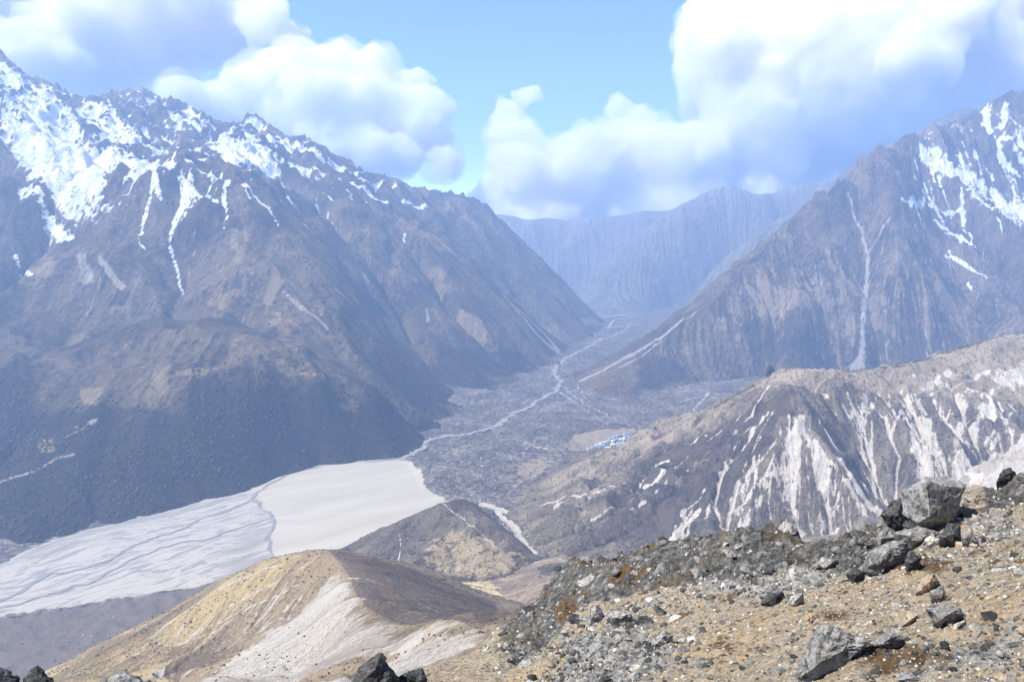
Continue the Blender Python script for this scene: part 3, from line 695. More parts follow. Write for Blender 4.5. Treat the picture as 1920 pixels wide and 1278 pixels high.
B.area('grass', [(870, 1098), (920, 1104), (955, 1122), (958, 1140), (930, 1130), (890, 1108)], 8, 1.0)
B.area('grass', [(800, 1080), (900, 1088), (960, 1100), (880, 1098)], 12, 0.7)
for pix, w in [([(850, 1096), (900, 1102), (935, 1112), (962, 1130), (985, 1132)], 7)]:
    B.line('dark', pix, w, w, 1.0)
B.line('pale', [(1000, 1052), (1100, 1049), (1200, 1049), (1290, 1046)], 5, 5, 0.8)
B.line('pale', [(963, 1140), (955, 1158), (935, 1172), (908, 1190)], 5, 8, 0.95)
B.area('dark', [(1000, 1060), (1040, 1050), (1090, 1052), (1060, 1075), (1010, 1078)], 12, 0.6)
B.build('terrace', mat_terrace, 'tan grazing terrace below the near slope', keep=project(B.X, B.Y, B.h)[0] > 800, cull=True)

# ------------------------------------------------------------------ near spur with the pale crest
crest_N = P([(610, 1030, 1200), (640, 1060, 1120), (655, 1085, 1060), (662, 1112, 1000), (685, 1142, 920), (720, 1165, 860), (760, 1176, 810), (800, 1169, 770), (835, 1165, 740), (880, 1180, 690), (912, 1190, 650), (960, 1200, 600), (1050, 1215, 520)], 20)
left_N = P([(610, 1030, 1200), (580, 1030, 1210), (500, 1046, 1220), (420, 1082, 1220), (300, 1150, 1210), (150, 1222, 1200), (60, 1268, 1200), (-120, 1355, 1200), (-300, 1440, 1200)], 30)
right_N = P([(650, 1036, 1190), (700, 1047, 1205), (760, 1065, 1220), (850, 1100, 1250), (930, 1130, 1270), (962, 1149, 1250)], 30)
pts = crest_N + left_N + right_N + shift(left_N[::2], -40, 220, -200) + shift(right_N[1::2], 40, 160, -90)
pts += P([(330, 1278, 1000), (100, 1278, 1110), (-150, 1420, 1000)], 0) + P([(500, 1278, 850), (430, 1200, 1080), (560, 1150, 1090), (600, 1240, 900)], 0) + P([(700, 1278, 690), (800, 1278, 600), (900, 1260, 520), (760, 1230, 740)], 0)
pts += P([(940, 1166, 1090), (908, 1186, 930)], 30) + P([(800, 1130, 1050), (740, 1120, 1040)], 30)
N = Grid(np.arange(-1150, 180, 3.0), np.arange(480, 1480, 3.0))
N.base(pts)
cm = sstep(0, 60, N.crest_dist(crest_N + left_N, 3))
N.h += (0.1 + 0.9 * cm) * (fbm(N.X, N.Y, 130, 5, 0.5, 24) * 5 + ridged(N.X, N.Y, 60, 4, 0.55, 18) * 2.0)
N.erode(rounds=2, n=40000, steps=70, depth=1.5, seed=10, smooth=0)
N.streaks(70)
N.area('yellow', [(500, 1040), (300, 1150), (60, 1270), (-200, 1400), (100, 1400), (330, 1278), (430, 1180), (560, 1090), (600, 1040)], 60, 0.75)
N.area('brown', [(612, 1030), (640, 1058), (658, 1088), (668, 1112), (690, 1140), (725, 1160), (760, 1170), (830, 1160), (900, 1178), (960, 1150), (930, 1128), (850, 1098), (760, 1062), (690, 1042)], 7, 1.0)  # darker brown ground, with the flank's partial shade painted in
N.area('rust', [(700, 1085), (740, 1105), (790, 1150), (770, 1165), (730, 1130)], 20, 0.75)
N.area('rust', [(860, 1150), (910, 1170), (890, 1180), (830, 1162)], 20, 0.75)
N.area('pale', [(622, 1082), (652, 1088), (662, 1115), (690, 1148), (760, 1180), (835, 1168), (912, 1192), (870, 1225), (740, 1275), (560, 1330), (320, 1300), (450, 1230), (560, 1150)], 26, 0.92)
N.area('pale', [(835, 1180), (860, 1185), (760, 1225), (650, 1275), (480, 1310), (560, 1275), (700, 1225)], 8, 0.85, cut=True)
for pix, w in [([(610, 1110), (520, 1160), (430, 1215), (330, 1275)], 5), ([(560, 1095), (450, 1150), (330, 1210)], 3), ([(600, 1140), (480, 1210), (400, 1260)], 6), ([(470, 1130), (330, 1200), (200, 1275)], 3), ([(520, 1060), (430, 1095), (400, 1110)], 3), ([(590, 1050), (500, 1100), (420, 1140)], 3), ([(735, 1132), (760, 1140), (800, 1155)], 2), ([(785, 1130), (825, 1150)], 4), ([(655, 1085), (700, 1088)], 2.5), ([(350, 1130), (250, 1185), (160, 1240)], 3)]:
    N.line('pale', pix, w, w, 1.0)
rr = np.random.default_rng(23)
for _ in range(60):
    N.chute('pale', rr.uniform(250, 640), rr.uniform(1060, 1230), rr.uniform(60, 260), rr.uniform(1.5, 4), rr.uniform(2.5, 6), rr.uniform(0.55, 0.95))
N.build('spur', mat_spur, 'near spur with yellow grass, a pale scree crest and brown flank with shade in its colour', cull=True)

# ------------------------------------------------------------------ valley floor
plain_px = [(-300, 1190), (0, 1058), (60, 1028), (110, 1008), (200, 986), (300, 958), (380, 936), (470, 915), (520, 888), (600, 866), (680, 858), (755, 858), (770, 866), (788, 882), (800, 915), (836, 936), (900, 960), (720, 1100), (510, 1062), (420, 1086), (360, 1100), (270, 1112), (150, 1132), (0, 1156), (-300, 1230)]
ys = np.concatenate([np.arange(1250, 2900, 6.0), np.geomspace(2900, 11000, 300)[1:]])
V = Grid(np.arange(-2700, 2900, 9.5), ys)
V.h = floor_z(V.Y) + 0.0
V.area('sand', plain_px, 30, 1.0)
hum = 1 - V.f['sand']
V.h += hum * (fbm(V.X, V.Y, 350, 4, 0.5, 25) * 9 + ridged(V.X, V.Y, 70, 4, 0.6, 19) * 5 + 2)
V.h += 26 * np.exp(-(((V.X - on_floor(1055, 842)[0]) / 75) ** 2 + ((V.Y - on_floor(1055, 842)[1]) / 95) ** 2))
V.f['streak'] = np.clip(0.5 + 0.4 * fbm(V.X, V.Y, 40, 3, 0.6, 61), 0, 1)
fa = math.atan2(-446, -591)
fu = (V.X * math.cos(fa) + V.Y * math.sin(fa)); fv = (-V.X * math.sin(fa) + V.Y * math.cos(fa))
V.f['fu'], V.f['fv'] = fu + 60 * fbm(V.X, V.Y, 300, 2, 0.5, 62), fv + 40 * fbm(V.X, V.Y, 260, 2, 0.5, 63)
V.area('braid', [(-300, 1190), (0, 1058), (110, 1008), (300, 958), (470, 915), (482, 930), (492, 950), (518, 970), (516, 990), (506, 1005), (512, 1062), (420, 1086), (270, 1112), (0, 1156), (-300, 1230)], 14, 1.0)
V.area('greyer', [(505, 985), (512, 1062), (440, 1075), (330, 1070), (400, 1030)], 60, 0.75)
V.area('greyer', [(0, 1050), (110, 1005), (250, 968), (380, 940), (470, 915), (440, 935), (330, 965), (200, 1000), (60, 1045)], 35, 0.8)
for pix, w0, w1 in [([(930, 955), (945, 975), (965, 990), (975, 1010), (1000, 1040), (1010, 1046)], 10, 26), ([(905, 945), (950, 960)], 14, 16)]:
    V.line('sand', pix, w0, w1, 1.0)
for pix, w in [([(985, 830), (1025, 842)], 14), ([(1080, 720), (1110, 760), (1150, 785), (1185, 800)], 5), ([(1050, 735), (1100, 770), (1140, 795)], 7), ([(1400, 735), (1330, 738), (1270, 755)], 7), ([(1330, 735), (1300, 770)], 9), ([(900, 850), (905, 880), (890, 905)], 4), ([(1200, 590), (1150, 600), (1140, 615)], 10), ([(1010, 820), (980, 850)], 6)]:
    V.line('pale', pix, w, w, 0.62)
V.area('tan', [(1060, 848), (1075, 815), (1110, 808), (1190, 800), (1200, 815), (1120, 845)], 30, 0.85)
V.area('tan', [(950, 870), (1000, 850), (1060, 860), (1020, 900), (960, 920)], 50, 0.55)
V.area('brownish', [(-300, 1230), (0, 1160), (150, 1136), (300, 1110), (480, 1070), (400, 1180), (100, 1300), (-300, 1400)], 40, 0.9)
mv = NT('valley_ground')
n1, n2, n3 = mv.noise(160, 5, 0.6), mv.noise(22, 6, 0.7, off=2), mv.noise(7, 4, 0.65, off=4)
v = mv.math('MULTIPLY_ADD', n2, 0.8, mv.math('MULTIPLY_ADD', n1, 0.4, mv.math('MULTIPLY', n3, 0.3)))
col = mv.ramp(mv.step(v, 0.58, 0.98, False), [(0.15, (0.042, 0.037, 0.032)), (0.5, (0.125, 0.107, 0.088)), (0.9, (0.32, 0.28, 0.225))])
col = mv.over(col, 'brownish', mv.mix(n2, (0.10, 0.083, 0.066), (0.17, 0.143, 0.115)), n2, 0.6)
col = mv.over(col, 'tan', mv.mix(n2, (0.2, 0.155, 0.11), (0.3, 0.24, 0.17)), n2, 0.8)
col = mv.over(col, 'pale', (0.40, 0.36, 0.31), n2, 1.1)
cv = mv.n('ShaderNodeCombineXYZ')
mv.l(mv.attr('fu'), cv.inputs[0]); mv.l(mv.attr('fv'), cv.inputs[1])
sm = mv.noise(300, 4, 0.5, vec=cv.outputs[0], stretch=(0.5, 4, 1))
sand = mv.ramp(sm, [(0.25, (0.31, 0.275, 0.215)), (0.75, (0.40, 0.36, 0.29))])
br = mv.noise(300, 3.5, 0.55, vec=cv.outputs[0], stretch=(1, 6.5, 1), off=3, dist=0.25)
br2 = mv.noise(170, 4, 0.6, vec=cv.outputs[0], stretch=(1, 7, 1), off=9, dist=0.25)
def lines(x, w): return mv.math('LESS_THAN', mv.math('ABSOLUTE', mv.math('SUBTRACT', x, 0.5)), w)
ch = mv.math('MAXIMUM', lines(br, mv.math('MULTIPLY', mv.noise(220, 3, 0.6, off=44), 0.05)), mv.math('MULTIPLY', lines(br2, mv.math('MULTIPLY', mv.noise(150, 3, 0.6, off=47), 0.035)), 0.8))
grey = mv.math('MAXIMUM', ch, mv.math('MULTIPLY', mv.step(mv.math('ADD', mv.attr('greyer'), mv.math('MULTIPLY', mv.math('SUBTRACT', sm, 0.5), 2.0)), 0.35, 0.75), 0.75))
braid = mv.mix(grey, (0.35, 0.32, 0.27), mv.mix(n2, (0.19, 0.18, 0.16), (0.25, 0.238, 0.212)))
sand = mv.over(sand, 'braid', braid, n2, 0.2)
col = mv.over(col, 'sand', sand, mv.noise(60, 8, 0.7, off=31), 1.3)
hb = mv.math('MULTIPLY', mv.math('MULTIPLY_ADD', n2, 1.0, mv.math('MULTIPLY', n3, 0.4)), mv.math('SUBTRACT', 1.0, mv.math('MULTIPLY', mv.attr('sand'), 0.96)))
mat_floor = mv.out(col, 0.95, mv.bump(hb, 0.9, 9.0), 0.1)
vis = np.ones(V.h.shape, bool)
for g_ in (L, R, M, H, N):
    inside = (V.X > g_.xs[0]) & (V.X < g_.xs[-1]) & (V.Y > g_.ys[0]) & (V.Y < g_.ys[-1])
    vis &= ~(inside & (g_.z(V.X, V.Y) > V.h + 25))
V.build('valley_floor', mat_floor, 'flat valley floor with a pale sand plain and dark rubble', keep=vis)

# ------------------------------------------------------------------ rivers on the valley floor
def ribbon(name, pix, w0, w1, mat, label, lift=1.2, seed=0):
    r = np.random.default_rng(seed)
    q = [V.pick(px, py)[:2] for px, py in pix]
    fine = []
    for k in range(len(q) - 1):                                # smooth curve through the points
        p0, p1, p2, p3 = q[max(k - 1, 0)], q[k], q[k + 1], q[min(k + 2, len(q) - 1)]
        n = max(3, int(np.linalg.norm(p2 - p1) / 9))
        for t in np.linspace(0, 1, n, endpoint=False):
            fine.append(0.5 * (2 * p1 + (p2 - p0) * t + (2 * p0 - 5 * p1 + 4 * p2 - p3) * t * t + (3 * p1 - p0 - 3 * p2 + p3) * t ** 3))
    fine = np.array(fine + [q[-1]])
    s = np.arange(len(fine))
    fine[:, 0] += 14 * fbm(s * 9.0, s * 0.0 + seed * 77, 70, 4, 0.6); fine[:, 1] += 14 * fbm(s * 9.0, s * 0.0 + seed * 77 + 500, 70, 4, 0.6)
    d = np.gradient(fine, axis=0); d /= np.linalg.norm(d, axis=1)[:, None] + 1e-9
    nrm = np.stack([-d[:, 1], d[:, 0]], 1)
    w = np.linspace(w0, w1, len(fine)) * fine[:, 1] / FPX * 0.5
    wl, wr = w * np.clip(0.8 + 1.1 * fbm(s * 1.0, s * 0 + 3 + seed, 7, 4, 0.6), 0.2, 2), w * np.clip(0.8 + 1.1 * fbm(s * 1.0, s * 0 + 9 + seed, 7, 4, 0.6), 0.2, 2)
    cols = [fine + nrm * (wl * f)[:, None] if f > 0 else fine + nrm * (wr * f)[:, None] for f in (1, 0.4, -0.4, -1)]
    co, fc = [], []
    for c in cols:
        z = V.z(c[:, 0], c[:, 1])
        co.append(np.column_stack([c, z]))
    zz = np.max([c[:, 2] for c in co], 0) + lift
    for c in co: c[:, 2] = zz
    n = len(fine)
    for a in range(3):
        for k in range(n - 1): fc.append((a * n + k, a * n + k + 1, (a + 1) * n + k + 1, (a + 1) * n + k))
    me = bpy.data.meshes.new(name); me.from_pydata(np.concatenate(co).tolist(), [], fc); me.materials.append(mat)
    o = bpy.data.objects.new(name, me); COL.objects.link(o); o['kind'] = 'structure'; o['label'] = label
    return o
mw = NT('glacial_water')
wn_ = mw.noise(30, 5, 0.65)
mat_water = mw.out(mw.ramp(wn_, [(0.35, (0.18, 0.174, 0.158)), (0.65, (0.24, 0.232, 0.212))]), 0.9, mw.bump(wn_, 0.3, 0.5), 0.05)
mw = NT('gravel_river')
wn_ = mw.noise(16, 6, 0.7)
mat_gravel_river = mw.out(mw.ramp(wn_, [(0.35, (0.16, 0.15, 0.135)), (0.55, (0.27, 0.25, 0.22)), (0.7, (0.34, 0.31, 0.275))]), 0.6, mw.bump(wn_, 0.5, 1.5), 0.3)
ribbon('river', [(752, 862), (775, 852), (795, 836), (806, 824), (850, 817), (900, 808), (932, 796), (965, 776), (1000, 757), (1022, 744), (1043, 731), (1052, 714), (1040, 700), (1046, 684), (1068, 668), (1098, 653), (1128, 636), (1165, 622), (1182, 606)], 13, 4, mat_gravel_river, 'pale gravel river winding down the valley to the sand plain', seed=1)
ribbon('river', [(772, 858), (700, 864), (640, 868), (590, 876), (540, 890), (500, 912), (478, 930), (486, 948), (505, 962), (517, 978), (512, 994), (504, 1006), (512, 1022), (508, 1045)], 6, 8, mat_water, 'grey stream channel bending across the sand plain', seed=2)
ribbon('river', [(478, 930), (440, 952), (395, 968), (330, 995), (280, 1010), (225, 1040), (150, 1066), (80, 1085), (40, 1110), (-60, 1150)], 6, 12, mat_water, 'grey braided channel running left across the pale plain', seed=3)
ribbon('river', [(508, 972), (450, 990), (390, 1008), (320, 1022), (270, 1040), (235, 1055), (180, 1090), (110, 1110), (0, 1140), (-60, 1160)], 4, 9, mat_water, 'lower grey braided channel on the pale plain', seed=4)
ribbon('river', [(1055, 725), (1080, 745), (1105, 762), (1130, 775), (1160, 790), (1185, 800)], 5, 3, mat_gravel_river, 'thin pale side stream running to the village', seed=5)

# ------------------------------------------------------------------ village
def ground_pick(px, py, grids):
    return min((g_.pick(px, py) for g_ in grids), key=lambda p: p[1])
def mesh_obj(name, verts, faces, mat, parent=None, smooth=False):
    me = bpy.data.meshes.new(name); me.from_pydata([tuple(v) for v in verts], [], faces); me.materials.append(mat)
    if smooth: me.polygons.foreach_set('use_smooth', [True] * len(me.polygons))
    o = bpy.data.objects.new(name, me); COL.objects.link(o)
    if parent is not None: o.parent = parent
    return o
def paint(name, a, b, size, rough=0.7):
    m = NT(name); n_ = m.noise(size, 4, 0.6)
    return m.out(m.ramp(n_, [(0.35, a), (0.65, b)]), rough, None, 0.3)
roof_blue = paint('blue_sheet_roof', (0.13, 0.25, 0.46), (0.20, 0.34, 0.55), 6, 0.5)
roof_pale = paint('pale_sheet_roof', (0.40, 0.46, 0.52), (0.55, 0.58, 0.60), 6, 0.5)
wall_stone = paint('pale_stone_wall', (0.36, 0.33, 0.29), (0.58, 0.54, 0.48), 4)
glass_dark = paint('dark_window', (0.03, 0.035, 0.045), (0.05, 0.055, 0.065), 3, 0.2)
wall_v = [(-.5, -.5, -1.0), (.5, -.5, -1.0), (.5, .5, -1.0), (-.5, .5, -1.0), (-.5, -.5, 1), (.5, -.5, 1), (.5, .5, 1), (-.5, .5, 1), (-.5, 0, 1.45), (.5, 0, 1.45)]
wall_f = [(0, 1, 5, 4), (1, 2, 6, 9, 5), (2, 3, 7, 6), (3, 0, 4, 8, 7), (3, 2, 1, 0)]
roof_v = [(-.56, -.62, .93), (.56, -.62, .93), (.56, 0, 1.52), (-.56, 0, 1.52), (.56, .62, .93), (-.56, .62, .93), (-.56, -.62, .87), (.56, -.62, .87), (.56, 0, 1.46), (-.56, 0, 1.46), (.56, .62, .87), (-.56, .62, .87)]
roof_f = [(0, 1, 2, 3), (3, 2, 4, 5), (7, 6, 9, 8), (8, 9, 11, 10), (0, 6, 7, 1), (4, 10, 11, 5), (1, 7, 8, 2), (2, 8, 10, 4), (3, 9, 6, 0), (5, 11, 9, 3)]
win_v, win_f = [], []
house_meshes = {}
rh = random.Random(5)
spots, tries = [], 0
def house(px, py, blue):
    p = ground_pick(px, py, (V, M))
    for q in spots:
        if math.hypot(q[0] - p[0], q[1] - p[1]) < 13: return False
    spots.append(p)
    e = bpy.data.objects.new('village_house', None); COL.objects.link(e)
    e.location = p; e.rotation_euler = (0, 0, math.radians(rh.choice([8, 15, 98, 20, 12, 105]) + rh.uniform(-6, 6)))
    sx, sy, sz = rh.uniform(12, 21), rh.uniform(8, 11), rh.uniform(3.0, 4.8)
    e.scale = (sx, sy, sz)
    key = 'blue' if blue else 'pale'
    if key not in house_meshes:
        w_ = mesh_obj('wall', wall_v, wall_f, wall_stone, e); r_ = mesh_obj('roof', roof_v, roof_f, roof_blue if blue else roof_pale, e)
        wv, wf = [], []
        for k in range(4):
            x0 = -.38 + k * .21
            b0 = len(wv); wv += [(x0, -.51, .1), (x0 + .1, -.51, .1), (x0 + .1, -.51, .62), (x0, -.51, .62), (x0, -.49, .1), (x0 + .1, -.49, .1), (x0 + .1, -.49, .62), (x0, -.49, .62)]
            wf += [tuple(b0 + t for t in f) for f in [(0, 1, 2, 3), (1, 5, 6, 2), (4, 0, 3, 7), (3, 2, 6, 7)]]
        n_ = [mesh_obj('window', wv[k * 8:k * 8 + 8], [(0, 1, 2, 3), (1, 5, 6, 2), (4, 0, 3, 7), (3, 2, 6, 7)], glass_dark, e) for k in range(4)]
        house_meshes[key] = [w_, r_] + n_
    else:
        for s_ in house_meshes[key]:
            c = s_.copy(); COL.objects.link(c); c.parent = e
    e['category'] = 'house'
    e['label'] = 'blue-roofed lodge in the village below the moraine ridge' if blue else 'pale-roofed house among the blue roofs of the village'
    e['group'] = 'blue-roofed village lodges' if blue else 'pale-roofed village houses'
    return True
for px, py in [(1115, 814), (1122, 815), (1152, 809), (1160, 808), (1171, 810), (1178, 808), (1132, 819), (1140, 817), (1148, 816), (1138, 823), (1130, 826), (1146, 822), (1136, 829), (1126, 821), (1142, 827), (1150, 812), (1118, 819), (1166, 806)]:
    house(px, py, True)
while len(spots) < 46 and tries < 900:
    tries += 1
    house(min(max(rh.gauss(1134, 18), 1104), 1180), rh.gauss(819, 6), rh.random() < 0.45)
tick('village')

# ------------------------------------------------------------------ scrub and rubble scattered on the far slopes
def scatter(name, label, pos, sizes, mat, seed, flat=0.75, shape=None):
    r = np.random.default_rng(seed)
    base_v = np.array([(1, 0, 0), (0, 1, 0), (-1, 0, 0), (0, -1, 0), (.1, .1, 1), (0, 0, -.6)], float)
    base_f = np.array([(0, 1, 4), (1, 2, 4), (2, 3, 4), (3, 0, 4), (1, 0, 5), (2, 1, 5), (3, 2, 5), (0, 3, 5)])
    if shape is not None: base_v, base_f = shape
    n = len(pos); nv = len(base_v)
    a = r.random(n) * 6.283
    j = 1 + r.uniform(-.35, .35, (n, nv, 3)) * (0.35 if shape is not None else 1)
    v = base_v[None] * j
    x = v[..., 0] * np.cos(a)[:, None] - v[..., 1] * np.sin(a)[:, None]
    y = v[..., 0] * np.sin(a)[:, None] + v[..., 1] * np.cos(a)[:, None]
    vv = np.stack([x, y, v[..., 2] * flat], -1) * sizes[:, None, None] + pos[:, None, :]
    ff = (base_f[None] + (np.arange(n) * nv)[:, None, None]).reshape(-1, 3)
    me = bpy.data.meshes.new(name)
    me.vertices.add(n * nv); me.vertices.foreach_set('co', vv.astype(np.float32).ravel())
    me.loops.add(len(ff) * 3); me.loops.foreach_set('vertex_index', ff.astype(np.int32).ravel())
    me.polygons.add(len(ff)); me.polygons.foreach_set('loop_start', np.arange(0, len(ff) * 3, 3, dtype=np.int32))
    me.attributes.new('tone', 'FLOAT', 'POINT').data.foreach_set('value', np.repeat(r.random(n), nv).astype(np.float32))
    me.update(calc_edges=True); me.materials.append(mat)
    o = bpy.data.objects.new(name, me); COL.objects.link(o); o['kind'] = 'stuff'; o['label'] = label
    return o
def sample(grid, n, weight, seed):
    r = np.random.default_rng(seed)
    w = weight.ravel().astype(float); w = np.clip(w, 0, None); c = np.cumsum(w); c /= c[-1]
    k = np.searchsorted(c, r.random(n))
    j, i = np.unravel_index(k, grid.h.shape)
    x = grid.X[j, i] + r.uniform(-.5, .5, n) * (grid.xs[1] - grid.xs[0]); y = grid.Y[j, i] + r.uniform(-.5, .5, n) * (grid.ys[1] - grid.ys[0])
    return np.column_stack([x, y, grid.z(x, y)])
def inview(g_, m=60):
    u, v = project(g_.X, g_.Y, g_.h)
    return (u > -m) & (u < 1920 + m) & (v < 1278 + m)
def shrub_mat(name, a, b, c):
    m = NT(name)
    return m.out(m.ramp(m.attr('tone'), [(0.0, a), (0.6, b), (1.0, c)]), 0.95, None, 0.1)
mat_scrub = shrub_mat('bare_scrub', (0.022, 0.02, 0.018), (0.045, 0.038, 0.03), (0.085, 0.07, 0.052))
mat_tuft = shrub_mat('dark_tuft', (0.03, 0.024, 0.017), (0.055, 0.042, 0.028), (0.09, 0.07, 0.045))
mat_rubble = shrub_mat('moraine_rubble', (0.10, 0.09, 0.08), (0.2, 0.18, 0.16), (0.38, 0.34, 0.3))
r_ = np.random.default_rng(77)
p = sample(L, 14000, inview(L) * L.f['wood'] ** 2 * np.exp(1.6 * fbm(L.X, L.Y, 260, 4, 0.6, 84)) * (L.h > floor_z(L.Y)) * (L.Y < 6500), 1)
scatter('scrub', 'dark leafless scrub covering the lower left mountainside', p, r_.gamma(2.6, 1.35, len(p)).clip(1.5, 9), mat_scrub, 1, 1.0)
p = sample(N, 5200, inview(N) * (1 - N.f['brown']) * (1 - 0.93 * (N.f['pale'] > 0.4)) * (fbm(N.X, N.Y, 60, 3, 0.5, 81) > -0.1) , 2)
scatter('tufts', 'dark low tufts dotting the near spur', p, r_.uniform(0.7, 2.3, len(p)) ** 1.0, mat_tuft, 2, 0.7)
p = sample(M, 9000, inview(M) * (M.h > floor_z(M.Y)) * (1 - (M.f['pale'] > 0.4)) * np.exp(1.5 * fbm(M.X, M.Y, 160, 3, 0.5, 82)), 3)
scatter('scrub', 'dark scrub clumps on the moraine ridge', p, r_.uniform(1.2, 4.2, len(p)), mat_tuft, 3, 0.8)
p = sample(H, 3500, inview(H) * (H.h > floor_z(H.Y)), 4)
scatter('scrub', 'dark scrub on the small valley hill', p, r_.uniform(1.0, 3.2, len(p)), mat_tuft, 4, 0.8)
p = sample(V, 9000, inview(V) * vis * (V.f['sand'] < 0.2) * (1 - 0.93 * (V.f['brownish'] > 0.3)) * (V.Y < 6000), 5)
scatter('rubble', 'grey boulders strewn over the valley floor', p, r_.uniform(1.5, 5.5, len(p)), mat_rubble, 5, 0.7)
p = sample(B, 2500, inview(B) * np.exp(2 * fbm(B.X, B.Y, 120, 3, 0.5, 83)), 6)
scatter('tufts', 'dark tufts on the tan terrace', p, r_.uniform(0.6, 2.2, len(p)), mat_tuft, 6, 0.7)
tick('scatter')

# ------------------------------------------------------------------ near slope
sil = P([(-350, 1600, 11), (-100, 1520, 12), (150, 1470, 13), (420, 1400, 16), (560, 1330, 18), (650, 1290, 21), (780, 1264, 25), (850, 1240, 29), (905, 1212, 34), (950, 1168, 40), (990, 1150, 42), (1035, 1100, 46), (1045, 1075, 47), (1085, 1050, 48), (1150, 1046, 47), (1200, 1055, 46), (1230, 1068, 44), (1290, 1047, 42), (1350, 1032, 40), (1420, 1012, 38), (1500, 997, 36), (1600, 980, 33), (1660, 962, 31), (1720, 938, 29), (1820, 905, 27), (1880, 891, 26), (1920, 881, 25.5), (2050, 835, 25), (2250, 780, 25)], 2.0)
inn = P([(2200, 1278, 5.5), (1920, 1278, 6.5), (1500, 1278, 8.5), (1200, 1278, 12), (1000, 1278, 17), (850, 1278, 22), (2100, 1100, 9), (1900, 1100, 11), (1600, 1100, 15), (1300, 1150, 20), (1100, 1180, 29), (1000, 1200, 33), (1750, 1000, 22), (1400, 1400, 7), (900, 1400, 14), (1920, 1500, 4.5), (300, 1700, 9)], 0)
pts = sil + inn + shift(sil, -1.5, 5, -4.5) + shift(sil, -5, 14, -16)
G = Grid(np.linspace(-0.80, 0.95, 750), np.geomspace(3.0, 64, 425), fan=True)
G.base(pts, scale=10.0)
OUT = [(940, 1200), (945, 1165, 48), (1025, 1095, 54), (1040, 1070, 56), (1085, 1045, 57), (1200, 1050, 55), (1290, 1040, 51), (1420, 1005, 47), (1600, 972, 43), (1720, 935, 38), (1700, 1030), (1620, 1070), (1500, 1065), (1400, 1100), (1280, 1090), (1200, 1105), (1120, 1135), (1060, 1165), (960, 1250)]
G.area('rock', OUT, 1.2, 1.0)
G.area('rock', [(1815, 905, 33), (1880, 885, 32), (2000, 870, 32), (1980, 930), (1850, 960)], 0.8, 0.9)
G.area('grey', [(1060, 1190), (1180, 1170), (1290, 1180), (1260, 1230), (1240, 1290), (1010, 1300)], 0.8, 0.85)
G.area('grey', [(1000, 1230), (1100, 1150), (1300, 1090), (1500, 1050), (1640, 1000), (1720, 960), (1700, 1050), (1600, 1100), (1420, 1120), (1280, 1130), (1180, 1150), (1050, 1230)], 1.0, 0.55)
G.area('grey', [(1250, 1090), (1400, 1070), (1500, 1060), (1480, 1110), (1350, 1130)], 0.8, 0.75)
G.area('grey', [(1720, 1230), (1940, 1200), (1940, 1300), (1650, 1300)], 0.5, 0.7)
G.area('grey', [(1800, 960), (1940, 930), (1940, 1040), (1850, 1060)], 0.8, 0.6)
G.area('rust', [(1640, 1040), (1770, 1030), (1760, 1075), (1650, 1085)], 0.6, 0.75)
G.area('rust', [(1640, 1215), (1760, 1225), (1850, 1290), (1620, 1290)], 0.4, 0.75)
G.area('rust', [(1500, 1150), (1620, 1150), (1640, 1180), (1520, 1180)], 0.4, 0.65)
G.area('rust', [(1160, 1050), (1230, 1066), (1200, 1085), (1130, 1080)], 0.7, 0.8)
G.area('rust', [(1040, 1110), (1100, 1120), (1070, 1160), (1030, 1150)], 0.7, 0.8)
G.area('rust', [(1180, 1105), (1250, 1100), (1200, 1120)], 0.5, 0.6)
G.area('soil', [(930, 1300), (990, 1225), (1100, 1160), (1200, 1125), (1280, 1108), (1200, 1150), (1110, 1220), (1040, 1300)], 0.6, 1.0)
G.area('soil', [(1250, 1200), (1400, 1140), (1560, 1110), (1720, 1090), (1640, 1120), (1480, 1160), (1400, 1230), (1250, 1290)], 0.5, 0.85)
G.area('soil', [(1700, 1180), (1940, 1120), (1940, 1190), (1750, 1220)], 0.4, 0.75)
rk = sstep(0.3, 0.8, G.f['rock'])
tilt = G.X * 0.35 + G.Y * 0.1
lay = fbm(G.X, G.Y, 2.6, 5, 0.58, 91)
blocks = np.round((lay + 0.25 * fbm(G.X, G.Y, 7, 2, 0.5, 95)) * 4) / 4
G.h += fbm(G.X, G.Y, 5.0, 5, 0.5, 26) * 0.34 + 0.08 * ridged(G.X, G.Y, 0.9, 4, 0.6, 92)
G.h += rk * (0.42 * blocks + 0.22 * ridged(G.X + 0.4 * G.Y, G.Y * 0.6, 2.2, 5, 0.6, 93) + 0.08 * fbm(G.X, G.Y, 0.5, 3, 0.6, 94) - 0.35)
G.h += G.f['grey'] * 0.12 * ridged(G.X, G.Y, 0.8, 4, 0.65, 96)
mg = NT('near_ground')
g1, g2, g3 = mg.noise(1.6, 6, 0.65), mg.noise(0.28, 6, 0.7, off=2), mg.noise(3.5, 7, 0.7, off=5)
vo = mg.voro(0.085); vo2 = mg.voro(0.19, off=4)
col = mg.ramp(g2, [(0.3, (0.24, 0.185, 0.115)), (0.5, (0.38, 0.305, 0.20)), (0.7, (0.50, 0.42, 0.30))])
def pebbles(col, vv, dens, rad, stops):
    """small stones as speckles: one colour for each cell"""
    on = mg.math('MULTIPLY', mg.math('LESS_THAN', vv.outputs['Distance'], rad), mg.math('GREATER_THAN', mg.n('ShaderNodeSeparateColor').outputs[0] if False else mg.sep(vv), dens))
    return mg.mix(on, col, mg.ramp(mg.sep(vv, 1), stops))
def sep(vv, ch=0):
    s = mg.n('ShaderNodeSeparateColor'); mg.l(vv.outputs['Color'], s.inputs[0]); return s.outputs[ch]
mg.sep = sep
